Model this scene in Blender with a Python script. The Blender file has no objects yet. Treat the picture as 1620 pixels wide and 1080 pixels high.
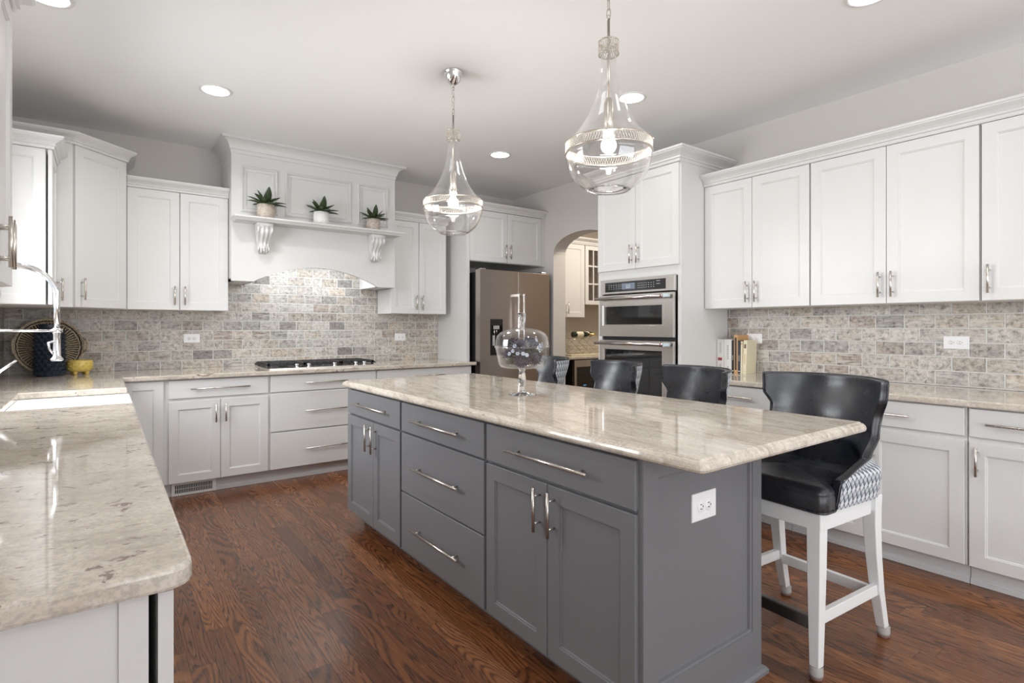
import bpy, bmesh, math, random
from mathutils import Vector, Matrix
random.seed(7)
C = bpy.context.scene.collection
S = bpy.context.scene
PI = math.pi
R = math.radians

# ---------------------------------------------------------------- camera
cam_d = bpy.data.cameras.new('camera'); cam = bpy.data.objects.new('camera', cam_d); C.objects.link(cam)
cam.location = (0, 0, 1.27)
cam.rotation_euler = (R(90), 0, R(-36.47))
cam_d.sensor_width = 36; cam_d.lens = 36 * 875 / 1620
cam_d.shift_y = -(540 - 517) / 1620
cam_d.clip_start = 0.02
S.camera = cam

# ---------------------------------------------------------------- world, exposure
S.view_settings.view_transform = 'Standard'; S.view_settings.look = 'None'
S.view_settings.gamma = 1; S.view_settings.exposure = 0.33
w = bpy.data.worlds.new('world'); S.world = w; w.use_nodes = True
w.node_tree.nodes['Background'].inputs[0].default_value = (0.75, 0.87, 1, 1)
w.node_tree.nodes['Background'].inputs[1].default_value = 1.0
S.cycles.max_bounces = 12; S.cycles.diffuse_bounces = 8; S.cycles.glossy_bounces = 5
S.cycles.transmission_bounces = 8; S.cycles.transparent_max_bounces = 24
S.cycles.caustics_reflective = False; S.cycles.caustics_refractive = False
S.cycles.sample_clamp_indirect = 6

def area(name, loc, rot, sx, sy, power, col=(1, 1, 1), shape='RECTANGLE', spread=180):
    l = bpy.data.lights.new(name, 'AREA'); l.shape = shape; l.size = sx
    if shape in ('RECTANGLE', 'ELLIPSE'): l.size_y = sy
    l.energy = power; l.color = col; l.spread = R(spread)
    o = bpy.data.objects.new(name, l); C.objects.link(o); o.location = loc; o.rotation_euler = rot
    return o

DAY = (0.965, 0.985, 1.0)
# sink window daylight, and two added fill lamps outside unseen windows
area('fill_behind', (1.9, -3.36, 1.45), (R(122), 0, 0), 3.8, 2.1, 84, DAY)  # added fill lamp, tilted up to brighten the ceiling
area('daylight_sink_window', (-0.86, 3.47, 1.80), (0, R(-66), 0), 1.0, 1.4, 40, DAY, spread=140)
area('fill_left', (-0.86, -1.75, 1.45), (0, R(-74), 0), 2.1, 2.0, 68, DAY, spread=140)  # added fill lamp, lights the fronts that face left

# ---------------------------------------------------------------- helpers: materials
class NT:
    def __init__(s, name):
        s.m = bpy.data.materials.new(name); s.m.use_nodes = True; s.t = s.m.node_tree
        s.b = s.t.nodes['Principled BSDF']; s.out = s.t.nodes['Material Output']
    def n(s, kind, **kw):
        nd = s.t.nodes.new('ShaderNode' + kind)
        for k, v in kw.items(): setattr(nd, k, v)
        return nd
    def put(s, v, sock):
        if isinstance(v, bpy.types.NodeSocket): s.t.links.new(v, sock)
        elif isinstance(v, (tuple, list)) and len(v) == 3 and sock.type == 'RGBA': sock.default_value = (*v, 1)
        else: sock.default_value = v
    def math(s, op, a, b=0.0, c=None):
        nd = s.n('Math', operation=op); s.put(a, nd.inputs[0]); s.put(b, nd.inputs[1])
        if c is not None: s.put(c, nd.inputs[2])
        return nd.outputs[0]
    def obj(s): return s.n('TexCoord').outputs['Object']
    def sep(s, v):
        nd = s.n('SeparateXYZ'); s.put(v, nd.inputs[0]); return nd.outputs
    def comb(s, x, y, z):
        nd = s.n('CombineXYZ')
        for v, i in zip((x, y, z), nd.inputs): s.put(v, i)
        return nd.outputs[0]
    def map(s, v, loc=(0, 0, 0), rot=(0, 0, 0), scale=(1, 1, 1)):
        nd = s.n('Mapping'); s.put(v, nd.inputs[0]); nd.inputs[1].default_value = loc
        nd.inputs[2].default_value = rot; nd.inputs[3].default_value = scale
        return nd.outputs[0]
    def noise(s, v, scale=5, detail=3, rough=0.5, dist=0.0):
        nd = s.n('TexNoise'); s.put(v, nd.inputs['Vector']); nd.inputs['Scale'].default_value = scale
        nd.inputs['Detail'].default_value = detail; nd.inputs['Roughness'].default_value = rough
        nd.inputs['Distortion'].default_value = dist
        return nd.outputs[0]
    def white(s, v):
        nd = s.n('TexWhiteNoise'); s.put(v, nd.inputs[0]); return nd.outputs[0]
    def ramp(s, f, stops, interp='LINEAR'):
        nd = s.n('ValToRGB'); s.put(f, nd.inputs[0]); cr = nd.color_ramp; cr.interpolation = interp
        while len(cr.elements) < len(stops): cr.elements.new(0.5)
        for e, (p, c) in zip(cr.elements, stops):
            e.position = p; e.color = (c, c, c, 1) if isinstance(c, (int, float)) else (*c, 1)
        return nd.outputs[0]
    def mix(s, f, a, b, mode='MIX'):
        nd = s.n('Mix', data_type='RGBA', blend_type=mode)
        s.put(f, nd.inputs[0]); s.put(a, nd.inputs[6]); s.put(b, nd.inputs[7]); return nd.outputs[2]
    def bump(s, h, dist=0.002, strength=1.0):
        nd = s.n('Bump'); s.put(h, nd.inputs['Height']); nd.inputs['Distance'].default_value = dist
        nd.inputs['Strength'].default_value = strength; s.t.links.new(nd.outputs[0], s.b.inputs['Normal'])
    def set(s, **kw):
        names = dict(col='Base Color', rough='Roughness', metal='Metallic', coat='Coat Weight', spec='Specular IOR Level',
                     emis='Emission Color', es='Emission Strength', sheen='Sheen Weight', aniso='Anisotropic', cr='Coat Roughness',
                     tr='Transmission Weight', ior='IOR', sss='Subsurface Weight', alpha='Alpha')
        for k, v in kw.items(): s.put(v, s.b.inputs[names[k]])
        return s.m

def plain(name, col, rough=0.5, metal=0.0, **kw):
    n = NT(name); n.set(col=col, rough=rough, metal=metal, **kw)
    return n.m

def paint(name, col, rough):
    n = NT(name); n.set(col=col, rough=rough)
    n.bump(n.noise(n.obj(), 260, 2), 0.00015, 0.5)
    return n.m

def thin_glass(name, tint=(1, 1, 1), refl=1.0, haze=0.0):
    n = NT(name); t = n.t
    tr = n.n('BsdfTransparent'); tr.inputs[0].default_value = (*tint, 1)
    gl = n.n('BsdfGlossy'); gl.inputs['Roughness'].default_value = 0.02; gl.inputs[0].default_value = (1, 1, 1, 1)
    lw = n.n('LayerWeight'); lw.inputs[0].default_value = 0.5      # facing is the same from both sides
    f5 = n.math('POWER', lw.outputs['Facing'], 5.0)
    f = n.math('MINIMUM', n.math('MULTIPLY_ADD', n.math('MULTIPLY_ADD', f5, 0.96, 0.04), refl, haze), 1.0)
    mx = n.n('MixShader'); t.links.new(f, mx.inputs[0]); t.links.new(tr.outputs[0], mx.inputs[1]); t.links.new(gl.outputs[0], mx.inputs[2])
    t.links.new(mx.outputs[0], n.out.inputs[0])
    return n.m

def granite(name, rot, seed=0.0, streak=0.5, brown=(0.36, 0.285, 0.22), ax=1.0, speck=0.665):
    n = NT(name); o = n.map(n.map(n.obj(), rot=(0, 0, rot)), loc=(seed, seed * 0.7, 0))
    base = n.noise(n.map(o, scale=(1.3, 1.3 + 2.3 * ax, 3.0)), 4.2, 6, 0.66, 0.9)
    col = n.ramp(base, [(0.28, (0.386, 0.336, 0.281)), (0.42, (0.534, 0.470, 0.390)), (0.52, (0.615, 0.548, 0.463)), (0.70, (0.676, 0.626, 0.560))])
    vein = n.noise(n.map(o, scale=(1.5 + 2 * (1 - ax), 9.5, 6)), 2.0 + 2 * (1 - ax), 7, 0.72, 1.5)
    vm = n.ramp(vein, [(0.52, 0.0), (0.60, streak), (0.70, min(1, streak * 1.5))])
    col = n.mix(vm, col, brown)
    gm = n.ramp(n.noise(o, 95, 4, 0.75), [(0.42, 0.50), (0.54, 0.0)])
    col = n.mix(gm, col, (0.361, 0.344, 0.328))
    wm = n.ramp(n.noise(n.map(o, loc=(3, 9, 1)), 60, 3, 0.7), [(0.56, 0.0), (0.68, 0.5)])
    col = n.mix(wm, col, (0.739, 0.704, 0.662))
    sp = n.noise(n.map(o, scale=(1.0, 1.0 + 1.6 * ax, 1.5)), 13 if ax > .5 else 16, 5, 0.66, 0.8)
    sm = n.ramp(sp, [(speck, 0.0), (speck + 0.03, 0.80)])
    col = n.mix(sm, col, (0.17, 0.105, 0.095))
    n.set(col=col, rough=0.06, spec=0.55)
    return n.m

def tile_mat(name, axis, u0, z0, pw=0.160, ph=0.085):
    n = NT(name); x, y, z = n.sep(n.obj()); u = x if axis == 'x' else y
    zr = n.math('DIVIDE', n.math('SUBTRACT', z, z0), ph); row = n.math('FLOOR', zr)
    off = n.math('MULTIPLY', n.math('MODULO', n.math('ADD', row, 100), 2), 0.5)
    ur = n.math('ADD', n.math('DIVIDE', n.math('SUBTRACT', u, u0), pw), off); cell = n.math('FLOOR', ur)
    fu = n.math('MULTIPLY', n.math('FRACT', ur), pw); fz = n.math('MULTIPLY', n.math('FRACT', zr), ph)
    wob = n.math('MULTIPLY', n.math('SUBTRACT', n.noise(n.obj(), 38, 2), 0.5), 0.0045)
    du = n.math('MINIMUM', fu, n.math('SUBTRACT', pw, fu)); dz = n.math('MINIMUM', fz, n.math('SUBTRACT', ph, fz))
    d = n.math('ADD', n.math('MINIMUM', du, dz), wob)
    face = n.ramp(n.math('MULTIPLY', d, 100), [(0.28, 0.0), (0.46, 1.0)])
    idv = n.comb(cell, row, 3.3); rnd = n.white(idv); rnd2 = n.white(n.comb(row, cell, 8.1))
    base = n.ramp(rnd, [(0.0, (0.391, 0.367, 0.337)), (0.18, (0.512, 0.483, 0.450)), (0.34, (0.428, 0.376, 0.320)), (0.50, (0.307, 0.291, 0.277)),
                        (0.60, (0.493, 0.421, 0.350)), (0.74, (0.195, 0.179, 0.173)), (0.84, (0.465, 0.430, 0.398)), (0.93, (0.279, 0.215, 0.173)), (1.0, (0.419, 0.385, 0.355))])
    ov = n.n('VectorMath', operation='MULTIPLY_ADD'); n.put(idv, ov.inputs[0]); ov.inputs[1].default_value = (3.7, 5.1, 1.0); n.put(n.obj(), ov.inputs[2])
    vn = n.noise(ov.outputs[0], 38, 6, 0.72, 0.5)
    mot = n.ramp(vn, [(0.34, 0.40), (0.44, 0.80), (0.52, 1.08), (0.62, 1.38)])
    col = n.mix(1.0, base, mot, 'MULTIPLY')
    ln = n.noise(n.map(ov.outputs[0], scale=(1, 1, 7) if axis == 'x' else (1, 1, 7)), 9, 4, 0.6, 1.0)
    col = n.mix(n.math('MULTIPLY', n.ramp(ln, [(0.42, 0.0), (0.62, 0.75)]), rnd2), col, (0.66, 0.64, 0.60))
    col = n.mix(face, (0.63, 0.63, 0.61), col)
    n.set(col=col, rough=0.38)
    pit = n.ramp(vn, [(0.30, 0.0), (0.42, 1.0)])
    n.bump(n.math('ADD', n.math('MULTIPLY', face, 1.0), n.math('MULTIPLY', pit, 0.35)), 0.003, 0.8)
    return n.m

def floor_mat():
    n = NT('stained_oak'); x, y, z = n.sep(n.obj())
    W = 0.086; L = 1.15
    xr = n.math('DIVIDE', x, W); ci = n.math('FLOOR', xr)
    yo = n.math('MULTIPLY', n.white(n.comb(ci, 1.7, 0.0)), 7.0)
    yr = n.math('ADD', n.math('DIVIDE', y, L), yo); ri = n.math('FLOOR', yr)
    r1 = n.white(n.comb(ci, ri, 2.0)); r2 = n.white(n.comb(ri, ci, 9.0))
    px = n.math('ADD', x, n.math('MULTIPLY', r1, 13.0)); py = n.math('ADD', y, n.math('MULTIPLY', r2, 17.0))
    fig = n.noise(n.comb(n.math('MULTIPLY', px, n.math('MULTIPLY_ADD', n.white(n.comb(ci, ri, 31.0)), 13.0, 4.0)), n.math('MULTIPLY', py, 1.15), r1), 1.0, 1.3, 0.40, 0.25)
    rings = n.math('FRACT', n.math('MULTIPLY', fig, n.math('MULTIPLY_ADD', r2, 14.0, 15.0)))
    line = n.ramp(rings, [(0.0, 1.0), (0.22, 0.85), (0.40, 0.10), (0.75, 0.0), (0.97, 0.55), (1.0, 1.0)])
    brk = n.noise(n.comb(n.math('MULTIPLY', px, 90), n.math('MULTIPLY', py, 12), 0.0), 1.0, 3, 0.6)
    line = n.math('MULTIPLY', line, n.ramp(brk, [(0.35, 0.45), (0.55, 1.0)]))
    fib = n.noise(n.comb(n.math('MULTIPLY', px, 330), n.math('MULTIPLY', py, 7), 0.0), 1.0, 3, 0.6)
    tone = n.ramp(r2, [(0.0, (0.100, 0.035, 0.0135)), (0.22, (0.220, 0.082, 0.028)), (0.45, (0.155, 0.056, 0.0210)), (0.70, (0.300, 0.118, 0.040)), (1.0, (0.185, 0.067, 0.024))])
    col = n.mix(n.ramp(fib, [(0.35, 0.45), (0.60, 0.0)]), tone, (0.085, 0.032, 0.014))
    col = n.mix(n.math('MULTIPLY', line, 0.82), col, (0.026, 0.0105, 0.0060))
    fx = n.math('MULTIPLY', n.math('FRACT', xr), W); dx = n.math('MINIMUM', fx, n.math('SUBTRACT', W, fx))
    fy = n.math('MULTIPLY', n.math('FRACT', yr), L); dy = n.math('MINIMUM', fy, n.math('SUBTRACT', L, fy))
    seam = n.ramp(n.math('MULTIPLY', n.math('MINIMUM', dx, dy), 1000), [(0.5, 1.0), (1.0, 0.0)])
    col = n.mix(n.math('MULTIPLY', seam, 0.75), col, (0.010, 0.004, 0.003))
    n.set(col=col, rough=n.ramp(fib, [(0.3, 0.19), (0.7, 0.29)]), spec=0.42)
    n.bump(n.math('SUBTRACT', n.math('MULTIPLY', fib, 0.4), n.math('ADD', n.math('MULTIPLY', line, 0.35), seam)), 0.0005, 0.5)
    return n.m

def fabric_mat():
    n = NT('leaf_print_fabric'); x, y, z = n.sep(n.n('TexCoord').outputs['UV'])
    ph = 0.044; pw = 0.030
    u = n.math('DIVIDE', x, pw); v = n.math('DIVIDE', y, ph)
    fu = n.math('FRACT', u); tri = n.math('MULTIPLY', n.math('ABSOLUTE', n.math('SUBTRACT', fu, 0.5)), 2.0)   # 1 at the column edges, 0 in the middle
    a = n.math('FRACT', n.math('SUBTRACT', v, n.math('MULTIPLY', tri, 0.5)))
    b = n.math('FRACT', n.math('ADD', v, n.math('MULTIPLY', tri, 0.5)))
    m1 = n.math('LESS_THAN', a, 0.20); m2 = n.math('LESS_THAN', b, 0.15)
    m3 = n.math('LESS_THAN', tri, 0.10); m4 = n.math('GREATER_THAN', tri, 0.93)
    half = n.math('MULTIPLY', n.math('LESS_THAN', fu, 0.5), n.math('LESS_THAN', a, 0.36))
    m = n.math('MAXIMUM', n.math('MAXIMUM', m1, m2), n.math('MAXIMUM', m3, n.math('MULTIPLY', half, 0.8)))
    col = n.mix(m, (0.60, 0.62, 0.64), (0.035, 0.055, 0.090))
    n.set(col=col, rough=0.75, sheen=0.2)
    n.bump(n.noise(n.obj(), 900, 2), 0.0003, 0.5)
    return n.m

def leather_mat():
    n = NT('navy_leather'); o = n.obj()
    w1 = n.noise(o, 6, 4, 0.6); w2 = n.noise(o, 14, 3, 0.5)
    col = n.mix(n.ramp(w1, [(0.35, 0.0), (0.7, 1.0)]), (0.009, 0.012, 0.020), (0.026, 0.025, 0.028))
    n.set(col=col, rough=n.ramp(w2, [(0.3, 0.24), (0.7, 0.38)]), spec=0.6)
    n.bump(n.noise(o, 260, 2, 0.5), 0.0003, 0.25)
    return n.m

def steel_mat(name, col, rough, axis='x'):
    n = NT(name); sc = (2, 400, 400) if axis == 'x' else (400, 400, 2)
    b = n.noise(n.map(n.obj(), scale=sc), 1.0, 2)
    n.set(col=col, metal=1.0, rough=n.ramp(b, [(0.3, rough * 0.93), (0.7, rough * 1.07)]))
    return n.m

M = {}
M['white'] = paint('white_cabinet_paint', (0.685, 0.685, 0.68), 0.32)
M['gray'] = paint('gray_cabinet_paint', (0.165, 0.167, 0.178), 0.34)
M['wall'] = paint('greige_wall_paint', (0.63, 0.605, 0.585), 0.7)
M['pantry_wall'] = paint('beige_wall_paint', (0.56, 0.51, 0.45), 0.7)
M['ceiling'] = paint('white_ceiling_paint', (0.87, 0.875, 0.875), 0.8)
M['trim'] = paint('white_trim_paint', (0.74, 0.73, 0.71), 0.35)
M['dark'] = plain('dark_gap', (0.012, 0.012, 0.013), 0.6)
M['toe'] = paint('toe_kick_paint', (0.60, 0.60, 0.61), 0.45)
M['nickel'] = steel_mat('brushed_nickel', (0.64, 0.60, 0.55), 0.28, 'z')
M['chrome'] = plain('polished_chrome', (0.80, 0.80, 0.81), 0.14, 1.0)
M['crystal'] = plain('solid_crystal', (1, 1, 1), 0.0, tr=1.0, ior=1.5)
M['steel'] = steel_mat('stainless_steel', (0.66, 0.63, 0.60), 0.24)
M['fridge'] = steel_mat('warm_gray_steel', (0.48, 0.425, 0.385), 0.30, 'z')
M['black_glass'] = plain('black_glass', (0.008, 0.008, 0.009), 0.04, 0.0, spec=0.7)
M['black'] = plain('black_enamel', (0.012, 0.012, 0.013), 0.35)
M['iron'] = plain('cast_iron', (0.014, 0.014, 0.016), 0.42)
M['granite_island'] = granite('cream_granite', R(-82), 0.0, 0.62)
M['granite_left'] = granite('cream_granite_left', R(8), 3.1, 0.30, ax=0.35, speck=0.60)
M['granite_right'] = granite('cream_granite_right', R(-88), 6.4, 0.3, ax=0.6, speck=0.65)
M['tile_back'] = tile_mat('travertine_tile', 'x', 0.466, 1.154, 0.158)
M['tile_right'] = tile_mat('travertine_tile_side', 'y', 1.258, 1.006, 0.162)
M['floor'] = floor_mat()
M['leather'] = leather_mat()
M['fabric'] = fabric_mat()
M['stool_white'] = paint('whitewashed_wood', (0.74, 0.75, 0.75), 0.42)
M['glass'] = thin_glass('clear_glass', (0.98, 0.98, 0.98), 1.35, 0.015)
M['cake_glass'] = thin_glass('thick_clear_glass', (0.965, 0.97, 0.975), 0.9, 0.01)
M['ceramic'] = plain('white_fireclay', (0.86, 0.86, 0.86), 0.12)
M['plastic'] = plain('white_plastic', (0.84, 0.84, 0.85), 0.3)
M['bulb'] = plain('lit_bulb', (1, 1, 1), 0.3, emis=(1, 0.96, 0.91), es=5)
M['led'] = plain('lit_downlight', (1, 1, 1), 0.4, emis=(1, 0.98, 0.95), es=9)
M['walnut'] = plain('dark_wood', (0.05, 0.02, 0.01), 0.4)

# ---------------------------------------------------------------- helpers: meshes
def link(name, bm, mats, parent=None, smooth=False, loc=None, rot=None, bevel=0.0, seg=2, autosmooth=True):
    bmesh.ops.recalc_face_normals(bm, faces=bm.faces[:])
    me = bpy.data.meshes.new(name); bm.to_mesh(me); bm.free()
    o = bpy.data.objects.new(name, me); C.objects.link(o)
    if isinstance(mats, str): mats = [mats]
    for k in mats: me.materials.append(M[k])
    if smooth:
        for p in me.polygons: p.use_smooth = True
    if parent is not None: o.parent = parent
    if loc is not None: o.location = loc
    if rot is not None: o.rotation_euler = rot
    if bevel:
        b = o.modifiers.new('bevel', 'BEVEL'); b.width = bevel; b.segments = seg; b.limit_method = 'ANGLE'; b.angle_limit = R(40)
    return o

def tag(o, label, cat, group=None):
    o['label'] = label; o['category'] = cat
    if group: o['group'] = group
    return o

def thing(name, label, cat, loc=(0, 0, 0), rotz=0.0, group=None):
    o = bpy.data.objects.new(name, None); C.objects.link(o); o.empty_display_size = 0.1
    o.location = loc; o.rotation_euler = (0, 0, rotz)
    return tag(o, label, cat, group)

def struct(name, bm, mats, **kw):
    o = link(name, bm, mats, **kw)
    if kw.get('parent') is None: o['kind'] = 'structure'
    return o

def B(): return bmesh.new()

def box(bm, x0, x1, y0, y1, z0, z1, mi=0):
    vs = [bm.verts.new((x, y, z)) for z in (z0, z1) for y in (y0, y1) for x in (x0, x1)]
    for f in ((0, 2, 3, 1), (4, 5, 7, 6), (0, 1, 5, 4), (2, 6, 7, 3), (0, 4, 6, 2), (1, 3, 7, 5)):
        bm.faces.new([vs[i] for i in f]).material_index = mi
    return vs

def frame_of(d):
    d = Vector(d).normalized(); a = Vector((0, 0, 1)) if abs(d.z) < 0.9 else Vector((1, 0, 0))
    u = d.cross(a).normalized(); return u, d.cross(u).normalized()

def tube(bm, pts, r, seg=12, caps=True, mi=0, closed=False):
    pts = [Vector(p) for p in pts]; n = len(pts); rs = r if isinstance(r, (list, tuple)) else [r] * n
    rings = []; u = None
    for i, p in enumerate(pts):
        if closed: d = pts[(i + 1) % n] - pts[i - 1]
        else: d = pts[min(i + 1, n - 1)] - pts[max(i - 1, 0)]
        d.normalize()
        if u is None: u, v = frame_of(d)
        else:
            u = (u - d * u.dot(d)).normalized(); v = d.cross(u).normalized()
        rings.append([bm.verts.new(p + (u * math.cos(2 * PI * k / seg) + v * math.sin(2 * PI * k / seg)) * rs[i]) for k in range(seg)])
    m = n if closed else n - 1
    for i in range(m):
        a, b = rings[i], rings[(i + 1) % n]
        for k in range(seg):
            f = bm.faces.new((a[k], a[(k + 1) % seg], b[(k + 1) % seg], b[k])); f.material_index = mi; f.smooth = True
    if caps and not closed:
        bm.faces.new(rings[0][::-1]).material_index = mi; bm.faces.new(rings[-1]).material_index = mi

def lathe(bm, prof, seg=32, cx=0, cy=0, mi=0, closed=False):
    """prof: list of (r, z). closed joins last to first (a shell)."""
    rings = []
    for r, z in prof:
        if r < 1e-5: rings.append([bm.verts.new((cx, cy, z))])
        else: rings.append([bm.verts.new((cx + r * math.cos(2 * PI * k / seg), cy + r * math.sin(2 * PI * k / seg), z)) for k in range(seg)])
    prs = list(zip(rings, rings[1:])) + ([(rings[-1], rings[0])] if closed else [])
    for a, b in prs:
        for k in range(seg):
            k2 = (k + 1) % seg
            if len(a) == 1 and len(b) == 1: continue
            if len(a) == 1: f = bm.faces.new((a[0], b[k], b[k2]))
            elif len(b) == 1: f = bm.faces.new((a[k], b[0], a[k2]))
            else: f = bm.faces.new((a[k], b[k], b[k2], a[k2]))
            f.material_index = mi; f.smooth = True

def shell(prof, t):
    """outer profile -> closed shell profile of wall thickness t"""
    inn = []
    for i, (r, z) in enumerate(prof):
        a = prof[max(i - 1, 0)]; b = prof[min(i + 1, len(prof) - 1)]
        dx, dz = b[0] - a[0], b[1] - a[1]; l = math.hypot(dx, dz) or 1
        inn.append((max(r - dz / l * t if True else r, 0.0005), z + dx / l * t))
    return prof + inn[::-1]

def inset_poly(poly, d):
    """offset a closed ccw polygon inward by d, mitred"""
    n = len(poly); out = []
    for i in range(n):
        p0, p1, p2 = Vector(poly[i - 1]), Vector(poly[i]), Vector(poly[(i + 1) % n])
        e1 = (p1 - p0).normalized(); e2 = (p2 - p1).normalized()
        n1 = Vector((-e1.y, e1.x)); n2 = Vector((-e2.y, e2.x))
        k = 1 + n1.dot(n2); m = (n1 + n2) / (k if k > 0.1 else 0.1)
        out.append((p1.x + m.x * d, p1.y + m.y * d))
    return out

def slab(bm, poly, prof):
    """poly ccw; prof list of (inset, z) from top to bottom"""
    rings = [[bm.verts.new((x, y, z)) for x, y in inset_poly(poly, d)] for d, z in prof]
    n = len(poly)
    for a, b in zip(rings, rings[1:]):
        for k in range(n): bm.faces.new((a[k], b[k], b[(k + 1) % n], a[(k + 1) % n]))
    bm.faces.new(rings[0]); bm.faces.new(rings[-1][::-1])

def rounded(poly, corners, r, seg=6):
    """round chosen corner indices of a ccw polygon"""
    out = []; n = len(poly)
    for i, p in enumerate(poly):
        if i not in corners: out.append(p); continue
        P = Vector(p); a = (Vector(poly[i - 1]) - P).normalized(); b = (Vector(poly[(i + 1) % n]) - P).normalized()
        for k in range(seg + 1):
            t = k / seg; A = P + a * r * (1 - t) ** 1; Bq = P + b * r * t
            q = (P + a * r) * (1 - t) ** 2 + P * 2 * t * (1 - t) + (P + b * r) * t * t
            out.append((q.x, q.y))
    return out

def sweep(bm, path, prof, closed=False, side=1):
    """extrude closed profile [(out, z)] along a horizontal path [(x, y)], mitred; 'out' is to the right of the walk (side=1)"""
    n = len(path); rings = []
    for i in range(n):
        P = Vector(path[i])
        e1 = (P - Vector(path[i - 1])).normalized() if (i > 0 or closed) else None
        e2 = (Vector(path[(i + 1) % n]) - P).normalized() if (i < n - 1 or closed) else None
        if e1 is None: e1 = e2
        if e2 is None: e2 = e1
        n1 = Vector((e1.y, -e1.x)) * side; n2 = Vector((e2.y, -e2.x)) * side
        m = (n1 + n2) / max(1 + n1.dot(n2), 0.15)
        rings.append([bm.verts.new((P.x + m.x * o, P.y + m.y * o, z)) for o, z in prof])
    k = len(prof)
    for i in range(n if closed else n - 1):
        a, b = rings[i], rings[(i + 1) % n]
        for j in range(k): bm.faces.new((a[j], b[j], b[(j + 1) % k], a[(j + 1) % k]))
    if not closed: bm.faces.new(rings[0]); bm.faces.new(rings[-1][::-1])

def crown_prof(z0, h, p, b=0.0):
    """crown moulding: bottom z0, height h, projection p, back at b"""
    return [(b, z0), (0.006, z0), (0.010, z0 + h * .10), (0.010, z0 + h * .22), (0.016 + p * .06, z0 + h * .26), (p * .22, z0 + h * .40),
            (p * .42, z0 + h * .55), (p * .70, z0 + h * .68), (p * .86, z0 + h * .76), (p * .88, z0 + h * .82), (p * .97, z0 + h * .85), (p, z0 + h * .93), (p, z0 + h), (b, z0 + h)]

# door slab in local cabinet frame: x across, front towards -y, back face at y=0
def shaker_bm(bm, x0, x1, z0, z1, t=0.02, rail=0.06, y=0.0, depth=0.009):
    def ring(i, yy): return [bm.verts.new(p) for p in ((x0 + i, yy, z0 + i), (x1 - i, yy, z0 + i), (x1 - i, yy, z1 - i), (x0 + i, yy, z1 - i))]
    f = y - t
    rs = [ring(0.0, y), ring(0.0, f + 0.0015), ring(0.0015, f), ring(rail, f), ring(rail + 0.0015, f + 0.004), ring(rail + 0.006, f + 0.0045), ring(rail + 0.008, f + depth)]
    for a, b in zip(rs, rs[1:]):
        for k in range(4): bm.faces.new((a[k], a[(k + 1) % 4], b[(k + 1) % 4], b[k]))
    bm.faces.new(rs[0][::-1]); bm.faces.new(rs[-1])

def flat_bm(bm, x0, x1, z0, z1, t=0.02, y=0.0):
    def ring(i, yy): return [bm.verts.new(p) for p in ((x0 + i, yy, z0 + i), (x1 - i, yy, z0 + i), (x1 - i, yy, z1 - i), (x0 + i, yy, z1 - i))]
    rs = [ring(0, y), ring(0, y - t + 0.002), ring(0.002, y - t)]
    for a, b in zip(rs, rs[1:]):
        for k in range(4): bm.faces.new((a[k], a[(k + 1) % 4], b[(k + 1) % 4], b[k]))
    bm.faces.new(rs[0][::-1]); bm.faces.new(rs[-1])

def pull(parent, x, z, length, vertical, yf, r=0.006, out=0.032):
    """bar pull; (x, z) centre in the cabinet frame, yf = door front y"""
    bm = B(); h = length / 2
    if vertical:
        tube(bm, [(x, yf - out, z - h), (x, yf - out, z + h)], r, 10)
        for s in (-1, 1): tube(bm, [(x, yf + 0.001, z + s * h * .62), (x, yf - out, z + s * h * .62)], r * .75, 8)
    else:
        tube(bm, [(x - h, yf - out, z), (x + h, yf - out, z)], r, 10)
        for s in (-1, 1): tube(bm, [(x + s * (h - .05), yf + 0.001, z), (x + s * (h - .05), yf - out, z)], r * .75, 8)
    return link('handle', bm, 'nickel', parent)

def door(root, x0, x1, z0, z1, mat='white', hx=None, hz=None, hl=0.145, rail=0.06, y=0.0, name='door', t=0.02):
    bm = B(); shaker_bm(bm, x0, x1, z0, z1, rail=rail, y=y, t=t)
    d = link(name, bm, mat, root)
    if hx is not None: pull(d, hx, hz, hl, True, y - t)
    return d

def drawer(root, x0, x1, z0, z1, mat='white', hl=0.25, hz=None, y=0.0, t=0.02):
    bm = B(); flat_bm(bm, x0, x1, z0, z1, y=y, t=t)
    d = link('drawer', bm, mat, root)
    if hl: pull(d, (x0 + x1) / 2, hz if hz else (z0 + z1) / 2, hl, False, y - t)
    return d

def copy_tree(o, parent=None):
    c = o.copy(); C.objects.link(c)
    if parent is not None: c.parent = parent
    for ch in o.children: copy_tree(ch, c)
    return c
# ---------------------------------------------------------------- the room
XL, XR, YB, YF, ZC = -0.60, 4.09, 5.52, -3.2, 2.84
CT = 0.914
bm = B(); box(bm, XL - .15, 6.4, YF - .15, YB + .15, -0.1, 0.0); struct('floor', bm, 'floor')
bm = B(); box(bm, XL - .15, 6.4, YF - .15, YB + .15, ZC, ZC + .1); struct('ceiling', bm, 'ceiling')
bm = B(); box(bm, XL, XR + .18, YB, YB + .15, 0, ZC); struct('wall_back', bm, 'wall')

def wall_with_holes(bm, axis, c0, c1, a0, a1, holes):
    """wall slab between planes c0..c1; holes [(lo, hi, zlo, zhi)] along a"""
    def bx(u0, u1, z0, z1):
        if axis == 'x': box(bm, c0, c1, u0, u1, z0, z1)
        else: box(bm, u0, u1, c0, c1, z0, z1)
    u = a0
    for lo, hi, zl, zh in holes:
        bx(u, lo, 0, ZC)
        if zl > 0: bx(lo, hi, 0, zl)
        bx(lo, hi, zh, ZC); u = hi
    bx(u, a1, 0, ZC)

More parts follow.
